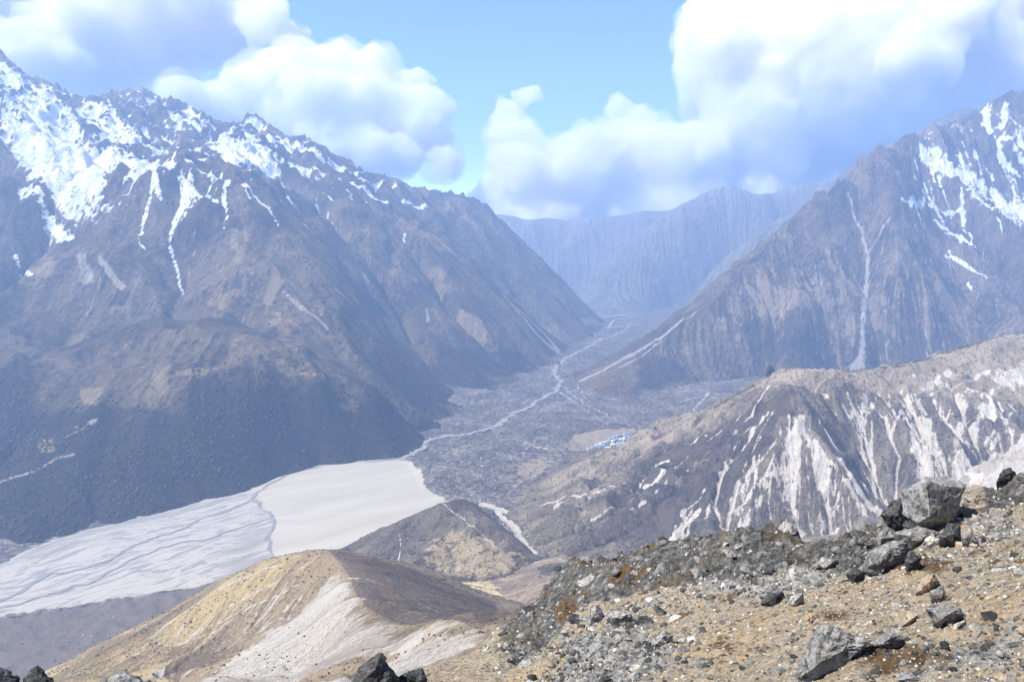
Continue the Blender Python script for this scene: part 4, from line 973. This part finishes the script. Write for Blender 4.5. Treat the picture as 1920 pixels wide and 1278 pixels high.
ST = [(0.0, (0.05, 0.048, 0.045)), (0.3, (0.15, 0.145, 0.135)), (0.6, (0.27, 0.25, 0.22)), (0.85, (0.44, 0.41, 0.36)), (1.0, (0.32, 0.215, 0.12))]
col = mg.over(col, 'soil', mg.ramp(g2, [(0.3, (0.36, 0.265, 0.145)), (0.7, (0.50, 0.385, 0.235))]), g1, 0.8)
col = mg.mix(mg.math('MULTIPLY', mg.step(mg.noise(0.09, 5, 0.75, off=71), 0.53, 0.60), 0.5), col, (0.09, 0.07, 0.05))
col = pebbles(col, vo, 0.45, 0.42, ST)
col = pebbles(col, vo2, 0.7, 0.38, ST)
moss = mg.ramp(g2, [(0.3, (0.055, 0.034, 0.018)), (0.55, (0.13, 0.078, 0.035)), (0.75, (0.26, 0.16, 0.07))])
col = mg.over(col, mg.math('MULTIPLY', mg.step(g3, 0.36, 0.70, False), 0.7), moss, mg.noise(0.8, 8, 0.75, off=61), 2.4, 0.50, 0.64)
rockc = mg.ramp(mg.noise(0.45, 8, 0.78, off=8), [(0.34, (0.018, 0.018, 0.018)), (0.46, (0.065, 0.064, 0.06)), (0.56, (0.17, 0.165, 0.15)), (0.66, (0.36, 0.345, 0.31))])
rockc = mg.mix(mg.step(mg.noise(2.4, 4, 0.6, off=15), 0.5, 0.66), rockc, mg.ramp(mg.noise(0.3, 7, 0.75, off=18), [(0.35, (0.05, 0.038, 0.024)), (0.6, (0.16, 0.125, 0.08))]))
greyc = mg.ramp(mg.noise(0.3, 8, 0.75, off=28), [(0.32, (0.05, 0.05, 0.047)), (0.48, (0.22, 0.213, 0.195)), (0.62, (0.46, 0.44, 0.395))])
col = mg.over(col, 'grey', greyc, g1, 2.2, 0.42, 0.6)
col = mg.over(col, 'rock', rockc, g1, 1.2, 0.42, 0.58)
col = mg.over(col, 'rust', moss, g1, 2.0, 0.42, 0.6)
hb = mg.math('MULTIPLY_ADD', g2, 0.6, mg.math('MULTIPLY', mg.math('SUBTRACT', 0.6, vo.outputs['Distance']), 0.35))
nb = mg.bump(hb, 0.9, 0.16)
nb = mg.bump(mg.noise(0.7, 8, 0.78, off=33), 0.8, 0.45, nb)
mat_near = mg.out(col, 0.92, nb, 0.2)
G.build('hillside', mat_near, 'stony tan hillside with dark outcrops in the foreground')

# ------------------------------------------------------------------ stones
def stone_mat(name, ramp, lichen=None, size=0.35, rust=None):
    m = NT(name)
    tc = m.n('ShaderNodeTexCoord').outputs['Object']
    a_ = m.noise(size, 8, 0.75); b_ = m.noise(size * 0.12, 5, 0.7, off=3); 
    c = m.ramp(m.math('MULTIPLY_ADD', a_, 0.65, m.math('MULTIPLY', b_, 0.35)), ramp)
    if lichen:
        c = m.mix(m.step(m.noise(size * 0.3, 7, 0.75, off=7), 0.53, 0.60), c, lichen)
    if rust:
        c = m.mix(m.math('MULTIPLY', m.step(m.noise(size * 2.5, 5, 0.65, off=12), 0.52, 0.66), 0.8), c, rust)
    ck = m.voro(size * 2.2, 'DISTANCE_TO_EDGE', 1.0, 5.0, (1, 1, 1.8)).outputs['Distance']
    crack = m.math('MAXIMUM', m.step(m.math('MULTIPLY_ADD', m.math('SUBTRACT', a_, 0.5), 0.5, ck), 0.0, 0.03), m.step(m.noise(size * 1.5, 3, 0.5, off=40), 0.5, 0.52))
    c = m.mix(crack, m.mix(0.5, c, (0.02, 0.02, 0.02)), c)
    nb = m.bump(a_, 0.8, size * 0.5); nb = m.bump(b_, 0.7, size * 0.14, nb); nb = m.bump(crack, 0.5, size * 0.12, nb)
    return m.out(c, 0.9, nb, 0.2)
m_lichen = stone_mat('lichen_rock', [(0.36, (0.055, 0.054, 0.05)), (0.48, (0.15, 0.146, 0.135)), (0.60, (0.30, 0.29, 0.265))], (0.44, 0.425, 0.375), 0.4)
m_grey = stone_mat('grey_rock', [(0.38, (0.10, 0.098, 0.092)), (0.49, (0.29, 0.28, 0.26)), (0.60, (0.50, 0.485, 0.45))], (0.10, 0.097, 0.085), 0.42)
m_dark = stone_mat('dark_rock', [(0.36, (0.022, 0.022, 0.022)), (0.5, (0.05, 0.05, 0.05)), (0.62, (0.11, 0.11, 0.105))], (0.15, 0.148, 0.14), 0.4)
m_white = stone_mat('white_stone', [(0.36, (0.38, 0.35, 0.30)), (0.5, (0.54, 0.50, 0.43)), (0.62, (0.66, 0.62, 0.55))], None, 0.25)
m_tan = stone_mat('tan_stone', [(0.36, (0.26, 0.19, 0.12)), (0.5, (0.40, 0.31, 0.21)), (0.62, (0.52, 0.44, 0.33))], None, 0.3, (0.33, 0.19, 0.09))
m_green = stone_mat('greenish_stone', [(0.36, (0.14, 0.16, 0.15)), (0.5, (0.24, 0.26, 0.245)), (0.62, (0.36, 0.38, 0.355))], None, 0.3)

def hull_mesh(name, pts3, cuts, rough, mat, seed=0, smooth=False):
    bm = bmesh.new()
    for p_ in pts3: bm.verts.new(tuple(p_))
    res = bmesh.ops.convex_hull(bm, input=bm.verts)
    bmesh.ops.delete(bm, geom=list({e for e in list(res['geom_interior']) + list(res['geom_unused']) if isinstance(e, bmesh.types.BMVert)}), context='VERTS')
    bmesh.ops.triangulate(bm, faces=bm.faces)
    size = max((max(v.co[k] for v in bm.verts) - min(v.co[k] for v in bm.verts)) for k in range(3))
    if cuts:
        bmesh.ops.subdivide_edges(bm, edges=bm.edges, cuts=cuts, use_grid_fill=True)
        bmesh.ops.triangulate(bm, faces=bm.faces)
        bm.normal_update()
        co = np.array([v.co[:] for v in bm.verts]) / size
        d = 0.5 * fbm(co[:, 0] * 1.0 + co[:, 2] * 0.7 + seed, co[:, 1] + co[:, 2] * 1.3, 0.35, 4, 0.6, 101) + 0.5 * fbm(co[:, 0] - co[:, 2] + seed, co[:, 1] * 1.2 - co[:, 2], 0.12, 3, 0.6, 111)
        for v, k in zip(bm.verts, d): v.co += v.normal * float(k) * rough * size
    me = bpy.data.meshes.new(name); bm.to_mesh(me); bm.free()
    me.materials.append(mat)
    return me
def boulder(outline, depth, thick, mat, label, cuts=4, rough=0.05, seed=0, extra=(), sink=0.0, name='boulder'):
    """a rock with this outline (pixels, optional extra distance) at a distance, with real thickness and a base at its foot"""
    r = np.random.default_rng(seed + 500)
    cx, cy = sum(t[0] for t in outline) / len(outline), sum(t[1] for t in outline) / len(outline)
    if depth < 100 and name == 'boulder':                       # stand it on the slope where its foot is
        fy = max(t[1] for t in outline); fx = [t[0] for t in outline if t[1] > fy - 14]
        d0, depth = depth, float(G.pick(sum(fx) / len(fx), fy - 3)[1]) + 0.25 * thick
        thick *= depth / d0
    else: d0 = depth
    k0 = depth / d0 if depth < 100 else 1.0
    q = np.array([at(t[0], t[1], depth + (t[2] * k0 if len(t) > 2 else 0)) for t in outline]); c = q.mean(0)
    def inner(t, s, d): return at(cx + (t[0] - cx) * s, cy + (t[1] - cy) * s, depth + d)
    back = [inner(t, r.uniform(0.6, 0.85), thick * r.uniform(0.8, 1.1)) for t in outline]
    front = [inner(t, r.uniform(0.3, 0.6), -thick * r.uniform(0.2, 0.4)) for t in outline[::2]] if not extra else [at(x_, y_, depth + d_ * k0) for x_, y_, d_ in extra]
    allp = list(q) + back + front
    if sink:
        low = sorted(list(q) + back, key=lambda p_: p_[2])[:4]
        allp += [p_ + np.array([0, 0, -sink * k0]) for p_ in low]
    c = np.mean(allp, 0)
    org = np.array([c[0], c[1], min(p_[2] for p_ in allp)])
    me = hull_mesh(name, [p_ - org for p_ in allp], cuts, rough, mat, seed)
    o = bpy.data.objects.new(name, me); COL.objects.link(o); o.location = org
    o['category'] = 'boulder' if name == 'boulder' else 'rock'; o['label'] = label
    return o

boulder([(1690, 925, .4), (1733, 894, .2), (1775, 892, 1.0), (1813, 906, .8), (1798, 952, .3), (1789, 985, .3), (1745, 1008, .2), (1718, 988, 0), (1692, 962, .2)], 26.5, 2.4, m_grey, 'largest boulder, blocky grey, perched on smaller rocks at the slope edge', 5, 0.03, 1, extra=[(1738, 905, -.9), (1744, 966, -1.0), (1790, 966, -.1), (1806, 915, .1), (1722, 980, -.5)])
boulder([(1652, 966), (1668, 942), (1694, 932), (1702, 965), (1698, 1002), (1672, 1002)], 26.6, 1.2, m_dark, 'black shaded block leaning on the left of the largest boulder', 4, 0.05, 2)  # dark stone stands in for the shade of the overhang
boulder([(1676, 1000), (1720, 985), (1762, 1000), (1752, 1022), (1700, 1026)], 26.2, 1.3, m_lichen, 'dark slab wedged under the largest boulder', 4, 0.05, 3, sink=.3)
boulder([(1758, 1005), (1778, 978), (1800, 985), (1806, 1020), (1790, 1030), (1762, 1027)], 24.5, 1.0, m_dark, 'dark angular rock just right below the largest boulder', 3, 0.05, 4, sink=.3)
boulder([(1802, 1005), (1822, 995), (1836, 1015), (1830, 1028), (1806, 1028)], 23.8, .7, m_lichen, 'small grey rock beside the dark angular rock', 3, 0.06, 5, sink=.2)
boulder([(1733, 1012), (1748, 1000), (1762, 1012), (1758, 1028), (1738, 1024)], 24.8, .5, m_white, 'white and orange stone under the largest boulder', 3, 0.04, 6, sink=.15)
boulder([(1640, 1010), (1660, 985), (1690, 1000), (1690, 1025), (1650, 1030)], 25.5, .9, m_lichen, 'speckled rock below the overhang block', 3, 0.05, 7, sink=.3)
boulder([(1616, 1066), (1628, 1034), (1668, 1012), (1698, 1012), (1706, 1030), (1692, 1062), (1650, 1088), (1624, 1082)], 20.5, 1.5, m_lichen, 'broad lichen-covered slab boulder with a rusty underside', 5, 0.04, 8, sink=.2)
boulder([(1586, 1075), (1602, 1062), (1618, 1070), (1622, 1092), (1600, 1096)], 20.0, .6, m_dark, 'dark rock at the left foot of the lichen slab', 3, 0.06, 9, sink=.2)
boulder([(1696, 1050), (1708, 1032), (1726, 1045), (1722, 1074), (1702, 1076)], 19.8, .6, m_dark, 'split dark rock at the right foot of the lichen slab', 3, 0.06, 10, sink=.2)
boulder([(1716, 1112), (1728, 1082), (1752, 1074), (1762, 1090), (1746, 1110), (1730, 1118)], 14.5, .7, m_tan, 'orange-tan boulder beside the heap of small stones', 4, 0.04, 11, sink=.15)
boulder([(1742, 1108), (1768, 1096), (1776, 1122), (1758, 1134), (1744, 1126)], 13.9, .4, m_lichen, 'grey wedge stone below the orange-tan boulder', 3, 0.05, 12, sink=.1)
boulder([(1736, 1142), (1764, 1132), (1800, 1138), (1808, 1150), (1792, 1172), (1766, 1180), (1750, 1170)], 11.8, .8, m_lichen, 'grey layered rock with a shaded hollow below the stone heap', 4, 0.05, 13, sink=.1)
boulder([(1684, 1178), (1702, 1146), (1722, 1150), (1718, 1162), (1700, 1180)], 11.6, .5, m_tan, 'flat tilted brown slab left of the layered rock', 3, 0.04, 14, sink=.12)
boulder([(1776, 1182), (1796, 1166), (1810, 1162), (1812, 1172), (1790, 1186)], 11.0, .4, m_white, 'pale flat stone under the layered rock', 3, 0.04, 15, sink=.1)
boulder([(1486, 1288), (1498, 1245), (1516, 1200), (1538, 1172), (1570, 1176), (1612, 1196), (1640, 1208), (1610, 1232), (1560, 1262), (1540, 1300)], 8.6, 1.2, m_grey, 'large grey slab boulder at the bottom of the slope', 5, 0.05, 16, sink=.4, extra=[(1560, 1205, -.12), (1535, 1240, -.2), (1600, 1210, -.1)])
boulder([(1632, 1212), (1648, 1188), (1676, 1182), (1694, 1198), (1690, 1218), (1660, 1224)], 9.0, .6, m_grey, 'rounded speckled rock next to the large grey slab', 4, 0.05, 17, sink=.1)
boulder([(1425, 1132), (1440, 1112), (1466, 1108), (1474, 1128), (1450, 1142)], 16.5, .7, m_dark, 'dark flat rock in the middle of the slope', 3, 0.05, 18, sink=.2)
boulder([(1474, 1138), (1482, 1116), (1506, 1110), (1508, 1130), (1490, 1142)], 16.4, .6, m_grey, 'grey block right of the dark flat rock', 3, 0.05, 19, sink=.2)
boulder([(1506, 1165), (1514, 1142), (1532, 1146), (1538, 1160), (1520, 1170)], 13.6, .4, m_tan, 'small upright tan stone standing alone on gravel', 3, 0.05, 20, sink=.1)
boulder([(1522, 1062), (1545, 1040), (1572, 1048), (1574, 1064), (1545, 1070)], 22.0, .9, m_lichen, 'dark lichen rock on the upper slope below the skyline', 4, 0.05, 21, sink=.3)
boulder([(1104, 1165), (1107, 1138), (1116, 1130), (1130, 1142), (1134, 1168)], 30.0, .8, m_grey, 'pale upright stone at the foot of the dark outcrop', 4, 0.05, 22, sink=.3)
boulder([(1136, 1160), (1148, 1142), (1180, 1148), (1192, 1160), (1168, 1172)], 29.0, .9, m_grey, 'ribbed grey rock beside the pale upright stone', 4, 0.07, 23, sink=.3)
boulder([(1220, 1210), (1226, 1194), (1248, 1182), (1264, 1190), (1256, 1210), (1236, 1218)], 17.0, .6, m_grey, 'round grey rock with a white top on the rubble', 4, 0.05, 24, sink=.15)
boulder([(648, 1300), (672, 1262), (696, 1240), (714, 1230), (722, 1252), (748, 1274), (752, 1300)], 19.5, 1.4, m_dark, 'black pointed rock peak at the bottom edge of the picture', 5, 0.06, 25, sink=2.5, name='rock')
boulder([(744, 1298), (748, 1268), (764, 1254), (790, 1254), (800, 1272), (800, 1298)], 20.0, 1.1, m_dark, 'rounded dark rock right beside the black pointed rock', 4, 0.05, 26, sink=2.5, name='rock')
boulder([(186, 1310), (196, 1272), (235, 1266), (284, 1272), (292, 1310)], 11.0, .9, m_grey, 'flat grey rock top peeking over the bottom edge', 4, 0.05, 27, sink=2.5, name='rock')
boulder([(40, 1320), (48, 1274), (70, 1262), (92, 1274), (100, 1320)], 10.5, .8, m_dark, 'second dark rock from the bottom corner, rusty brown', 4, 0.06, 28, sink=2.5, name='rock')
boulder([(-40, 1320), (-30, 1266), (5, 1262), (20, 1278), (24, 1320)], 10.0, .8, m_dark, 'dark rock in the bottom corner of the picture', 4, 0.06, 29, sink=2.5, name='rock')
boulder([(1868, 902), (1880, 880), (1896, 878), (1908, 892), (1900, 904)], 25.4, .8, m_dark, 'dark rock on the skyline far to the right', 4, 0.06, 30, sink=.5)
boulder([(1436, 700), (1438, 688), (1443, 683), (1450, 688), (1453, 697)], 2785.0, 20, m_dark, 'small rock knob on the crest of the moraine ridge', 3, 0.1, 31, sink=12, name='rock')
tick('boulders')

def seen(p_):
    """is this spot of the near slope in the open, not behind the slope's own edge"""
    u0, v0 = project(p_[0], p_[1], p_[2])
    return abs(float(G.pick(float(u0), float(v0))[1]) - p_[1]) < 0.5 + 0.03 * p_[1]
# half-buried slabs along the outcrop and in the rubble
rs = np.random.default_rng(98)
slab_meshes = []
for k in range(7):
    q = rs.normal(size=(14, 3)); q /= np.linalg.norm(q, axis=1)[:, None]; q *= np.array([1.0, rs.uniform(.55, .9), rs.uniform(.3, .55)])
    for mm in (m_lichen, m_dark, m_grey): slab_meshes.append((hull_mesh('rock', q, 3, 0.06, mm, k), mm))
u_, v_ = project(G.X, G.Y, G.h)
gw = (u_ > 930) & (u_ < 1930) & (v_ < 1290) & (v_ > 860)
used_ = [(o.location.x, o.location.y) for o in COL.objects if o.name.startswith('boulder')]
n0_ = len(used_)
for p_ in sample(G, 900, gw * (0.03 + 0.9 * G.f['rock'] + 0.5 * G.f['grey']), 54):
    if len(used_) >= n0_ + 64: break
    if not seen(p_): continue
    s = rs.uniform(9, 24) * p_[1] / FPX
    if any((p_[0] - a_[0]) ** 2 + (p_[1] - a_[1]) ** 2 < (1.3 * s) ** 2 for a_ in used_): continue
    used_.append((p_[0], p_[1]))
    me, mm = slab_meshes[int(rs.integers(len(slab_meshes)))]
    o = bpy.data.objects.new('rock', me); COL.objects.link(o)
    o['kind'] = 'thing'
    o.location = (p_[0], p_[1], p_[2] + 0.2 * s); o.scale = (s * rs.uniform(.9, 1.4), s, s * rs.uniform(.8, 1.2))
    o.rotation_euler = (0.25 + rs.normal(0, .2), 0.35 + rs.normal(0, .2), rs.uniform(-0.6, 0.6))
    kind_ = {m_lichen: 'lichen-spotted', m_dark: 'blackish', m_grey: 'pale grey'}[mm]
    o['category'] = 'rock'; o['label'] = 'half-buried %s slab jutting from the stony near slope' % kind_; o['group'] = 'half-buried %s slabs' % kind_
shapes = []
rs = np.random.default_rng(99)
for k in range(14):
    q = rs.normal(size=(16, 3)); q /= np.linalg.norm(q, axis=1)[:, None]
    q *= rs.uniform(0.75, 1.05, (16, 1)) * np.array([1.0, rs.uniform(.6, .95), rs.uniform(.4, .8)])
    shapes.append(q)
KINDS = [(m_grey, 'grey'), (m_lichen, 'lichen-dark'), (m_white, 'whitish'), (m_tan, 'tan'), (m_green, 'greenish grey'), (m_dark, 'blackish')]
smesh = {(i, j): hull_mesh('stone', shapes[i], 1, 0.05, KINDS[j][0], i) for i in range(14) for j in range(len(KINDS))}
placed = []
u_, v_ = project(G.X, G.Y, G.h)
gw = (u_ > 900) & (u_ < 1930) & (v_ < 1290) & (v_ > 860)
cand = sample(G, 2400, gw * (0.4 + 1.4 * G.f['grey'] + 0.8 * (1 - G.f['soil']) + 0.8 * G.f['rust']) * G.Y ** 0.3, 55)
PLACES = [('rock', 'lying on the dark outcrop'), ('grey', 'lying on grey rubble'), ('rust', 'lying on rusty moss'), ('soil', 'lying on tan soil')]
n_st = 0
for p_ in cand:
    if n_st >= 260: break
    if not seen(p_): continue
    px = min(3.2 + rs.exponential(4.2), 17)                    # half size in pixels of the photograph
    s = px * p_[1] / FPX
    if any((p_[0] - a[0]) ** 2 + (p_[1] - a[1]) ** 2 < (0.8 * (s + a[3])) ** 2 for a in placed): continue
    placed.append((p_[0], p_[1], p_[2], s)); n_st += 1
    fx, fy = G.idx(np.array([p_[0]]), np.array([p_[1]]))
    rockv = G.lookup(G.f['rock'], fx, fy)[0]
    kk = int(rs.choice(len(KINDS), p=[.27, .17, .24, .17, .1, .05] if rockv < .5 else [.35, .35, .06, .06, .06, .12]))
    o = bpy.data.objects.new('stone', smesh[(int(rs.integers(14)), kk)]); COL.objects.link(o)
    o.location = (p_[0], p_[1], p_[2] + 0.22 * s); o.scale = (s * rs.uniform(.8, 1.25), s, s * rs.uniform(.7, 1.0))
    o.rotation_euler = (rs.normal(0, .35), rs.normal(0, .35), rs.uniform(0, 6.28))
    where = 'lying on the tan gravel slope'
    for key, txt in PLACES:
        if G.lookup(G.f[key], fx, fy)[0] > 0.5: where = txt; break
    o['category'] = 'stone'
    o['label'] = 'small angular %s stone %s' % (KINDS[kk][1], where)
    o['group'] = '%s stones %s' % (KINDS[kk][1], where)
mg2 = NT('gravel_mix')
gt = mg2.math('MULTIPLY_ADD', mg2.math('SUBTRACT', mg2.noise(0.06, 5, 0.7), 0.5), 0.5, mg2.attr('tone'))
mat_gravel = mg2.out(mg2.ramp(gt, ST), 0.9, mg2.bump(mg2.noise(0.05, 4, 0.7), 0.6, 0.03), 0.2)
mg3 = NT('outcrop_rubble')
gt = mg3.math('MULTIPLY_ADD', mg3.math('SUBTRACT', mg3.noise(0.12, 7, 0.75), 0.5), 1.1, mg3.math('MULTIPLY', mg3.attr('tone'), 0.85))
mat_outrub = mg3.out(mg3.ramp(gt, [(0.0, (0.022, 0.022, 0.021)), (0.4, (0.08, 0.078, 0.072)), (0.75, (0.18, 0.176, 0.16)), (1.0, (0.36, 0.345, 0.31))]), 0.9, mg3.bump(mg3.noise(0.1, 6, 0.75), 0.7, 0.06), 0.2)
def hull_arrays(q):
    me = hull_mesh('tmp', q, 0, 0, mat_gravel)
    v_ = np.array([v.co[:] for v in me.vertices]); f_ = np.array([p.vertices[:] for p in me.polygons]); bpy.data.meshes.remove(me)
    return v_, f_
p = sample(G, 17000, gw * (0.35 + G.f['grey'] + 0.5 * (1 - G.f['soil'])) * (1 - 0.5 * G.f['rock']) * np.exp(1.2 * fbm(G.X, G.Y, 2.5, 4, 0.6, 121)), 56)
sz = np.minimum(0.9 + np.random.default_rng(57).exponential(1.25, len(p)), 6.5) * p[:, 1] / FPX
scatter('gravel', 'loose gravel strewn over the near slope', p, sz, mat_gravel, 58, 0.8)
sh6 = [np.random.default_rng(k).normal(size=(11, 3)) for k in range(200, 206)]
for k, q in enumerate(sh6):
    q = q / np.linalg.norm(q, axis=1)[:, None] * np.array([1, .8, .65])
    hv_, hf_ = hull_arrays(q)
    p = sample(G, 460, gw * (0.10 + 1.3 * G.f['grey'] * (1 - 0.6 * G.f['rock']) + 0.25 * G.f['rock']) * np.exp(1.0 * fbm(G.X, G.Y, 3.0, 4, 0.6, 122)), 300 + k)
    sz = np.minimum(3.0 + np.random.default_rng(310 + k).exponential(2.6, len(p)), 13) * p[:, 1] / FPX
    scatter('rubble', 'angular grey rubble crowding the outcrops of the near slope', p + np.array([0, 0, 0.1]) * sz[:, None], sz, mat_outrub, 320 + k, 1.0, (hv_, hf_))
tick('stones')

# ------------------------------------------------------------------ clouds beyond the mountains, outside the haze
cm_ = NT('cloud_vapour')
cm_.t.nodes.clear()
co_ = cm_.n('ShaderNodeOutputMaterial'); cvn = cm_.n('ShaderNodeVolumePrincipled')
cvn.inputs['Color'].default_value = (0.95, 0.942, 0.928, 1)
cvn.inputs['Density'].default_value = 0.0042
cvn.inputs['Anisotropy'].default_value = 0.0
cm_.l(cvn.outputs[0], co_.inputs['Volume'])
mat_cloud = cm_.m
cw_ = NT('cloud_wisp_vapour'); cw_.t.nodes.clear()
co_ = cw_.n('ShaderNodeOutputMaterial'); cvn = cw_.n('ShaderNodeVolumePrincipled')
cvn.inputs['Color'].default_value = (0.95, 0.942, 0.928, 1); cvn.inputs['Density'].default_value = 0.0011; cvn.inputs['Anisotropy'].default_value = 0.0
cw_.l(cvn.outputs[0], co_.inputs['Volume'])
mat_wisp = cw_.m

def cloud(puffs, D, seed, label, voxel=62.0, flat=None, child=(9, 0.5), lean=6.0):
    """a cumulus bank: big puffs at these pixels (x, y, radius) and a given distance, smaller ones budding from them, fused and roughened"""
    r = np.random.default_rng(seed)
    S = []
    pm = sum(q[1] for q in puffs) / len(puffs)
    for px, py, rp in puffs:
        c = at(px, py, D - lean * (py - pm)) + np.array([0, r.normal(0, rp * D / FPX * 0.5), 0])
        R0 = rp * D / FPX
        S.append((c, R0))
        for _ in range(child[0]):
            d = r.normal(size=3); d /= np.linalg.norm(d); d[2] = abs(d[2]) * 0.9 - 0.15; d[1] = -abs(d[1]) if r.random() < .75 else d[1]
            R1 = R0 * r.uniform(0.28, child[1])
            c1 = c + d * R0 * r.uniform(0.8, 1.0)
            S.append((c1, R1))
            for _ in range(4):
                e = r.normal(size=3); e /= np.linalg.norm(e); e[2] = abs(e[2]) * 0.9 - 0.1; e[1] = -abs(e[1])
                R2_ = R1 * r.uniform(0.3, 0.5)
                if R2_ > voxel * 0.9: S.append((c1 + e * R1 * 0.92, R2_))
    bm = bmesh.new()
    bmesh.ops.create_icosphere(bm, subdivisions=2, radius=1.0)
    sv = np.array([v.co[:] for v in bm.verts]); sf = np.array([[v.index for v in f.verts] for f in bm.faces]); bm.free()
    def skin(name, grow, waves, vx, mat, keep=None):
        Sx = [s for s in S if keep is None or r.random() < keep or s[1] > 500]
        V_ = np.concatenate([c + sv * R_ * grow * (1 + 0.25 * r.random((len(sv), 1)) * (keep is not None)) for c, R_ in Sx]); F_ = np.concatenate([sf + k * len(sv) for k in range(len(Sx))])
        me = bpy.data.meshes.new(name); me.from_pydata(V_.tolist(), [], F_.tolist())
        o = bpy.data.objects.new(name, me); COL.objects.link(o)
        rm = o.modifiers.new('fuse', 'REMESH'); rm.mode = 'VOXEL'; rm.voxel_size = vx
        for k, (sz, st) in enumerate(waves):
            tx = bpy.data.textures.new('billow', 'CLOUDS'); tx.noise_scale = sz * D / 20000; tx.noise_depth = 3
            dm = o.modifiers.new('billow', 'DISPLACE'); dm.texture = tx; dm.texture_coords = 'GLOBAL'; dm.strength = st * D / 20000; dm.mid_level = 0.5
        rm = o.modifiers.new('fuse', 'REMESH'); rm.mode = 'VOXEL'; rm.voxel_size = vx * 0.85
        dg = bpy.context.evaluated_depsgraph_get()
        me2 = bpy.data.meshes.new_from_object(o.evaluated_get(dg))
        o.modifiers.clear(); o.data = me2
        me2.materials.clear(); me2.materials.append(mat)
        tick('%s %d' % (name, len(me2.polygons)))
        return o
    o = skin('cloud', 0.95, [(1000, 380), (420, 320), (190, 240), (110, 120)], voxel, mat_cloud)
    w_ = skin('wisps', 1.12, [(900, 700), (350, 520), (150, 240)], voxel * 1.8, mat_wisp, 0.5)
    w_.parent = o
    o['kind'] = 'stuff'; o['label'] = label
    return o

cloud([(940, 405, 40), (1010, 415, 45), (1090, 410, 45), (1170, 400, 45), (1250, 390, 45), (1330, 380, 45), (1420, 370, 45), (1500, 365, 40), (925, 375, 40), (980, 330, 60), (960, 260, 45), (985, 190, 26), (950, 215, 30), (1050, 330, 60), (1020, 370, 40), (1100, 320, 70), (1120, 360, 50), (1180, 280, 60), (1165, 205, 26), (1200, 225, 26), (1230, 300, 65), (1230, 350, 45), (1300, 290, 55), (1330, 330, 50)], 16500, 1, 'white cumulus bank resting in the far valley')
cloud([(1400, 120, 110), (1330, 60, 60), (1480, 60, 120), (1560, 150, 130), (1620, 40, 130), (1700, 120, 130), (1800, 60, 130), (1900, 100, 140), (1420, 240, 90), (1520, 260, 90), (1620, 240, 90), (1380, 310, 50), (1460, 320, 50), (1850, 180, 90), (1740, 200, 80), (1340, 200, 30), (1980, 0, 150)], 17500, 2, 'tall grey and white cloud bank above the right peak')
cloud([(400, 210, 70), (480, 170, 60), (560, 150, 60), (640, 130, 45), (700, 130, 40), (600, 210, 80), (700, 210, 80), (780, 160, 30), (780, 230, 60), (820, 270, 35), (700, 290, 50), (620, 280, 50), (330, 190, 50), (760, 290, 40), (840, 310, 30)], 16800, 3, 'white cumulus heap behind the snowy crest')
cloud([(0, 60, 130), (120, 40, 120), (240, 60, 110), (330, 20, 100), (120, 140, 80), (240, 140, 60), (420, 40, 60), (500, 50, 40), (540, 70, 30), (-120, 60, 140)], 18000, 4, 'veil of pale cloud over the left snow peaks')
# ------------------------------------------------------------------ haze
hz = NT('valley_haze'); hz.t.nodes.clear()
ho = hz.n('ShaderNodeOutputMaterial'); hv = hz.n('ShaderNodeVolumePrincipled')
hv.inputs['Color'].default_value = (0.45, 0.65, 1.0, 1)
hv.inputs['Density'].default_value = 9.2e-5
hv.inputs['Anisotropy'].default_value = 0.2
hz.l(hv.outputs[0], ho.inputs['Volume'])
HAZE_TOP = max(1200.0, max(o.matrix_world.translation.z + max((v[2] for v in o.bound_box), default=0) for o in bpy.data.objects if o.type == 'MESH' and not o.name.startswith(('cloud', 'wisps')))) + 30
print('haze top', HAZE_TOP)
bm = bmesh.new(); bmesh.ops.create_cube(bm, size=1.0)
X0, X1, Y0, Y1, Z0, Z1 = -6500.0, 8500.0, -600.0, 13300.0, -1900.0, HAZE_TOP
for v_ in bm.verts: v_.co = (X0 if v_.co.x < 0 else X1, Y0 if v_.co.y < 0 else Y1, Z0 if v_.co.z < 0 else Z1)
me = bpy.data.meshes.new('haze'); bm.to_mesh(me); bm.free(); me.materials.append(hz.m)
haze = bpy.data.objects.new('haze', me); COL.objects.link(haze); haze['kind'] = 'stuff'; haze['label'] = 'blue haze filling the valley'
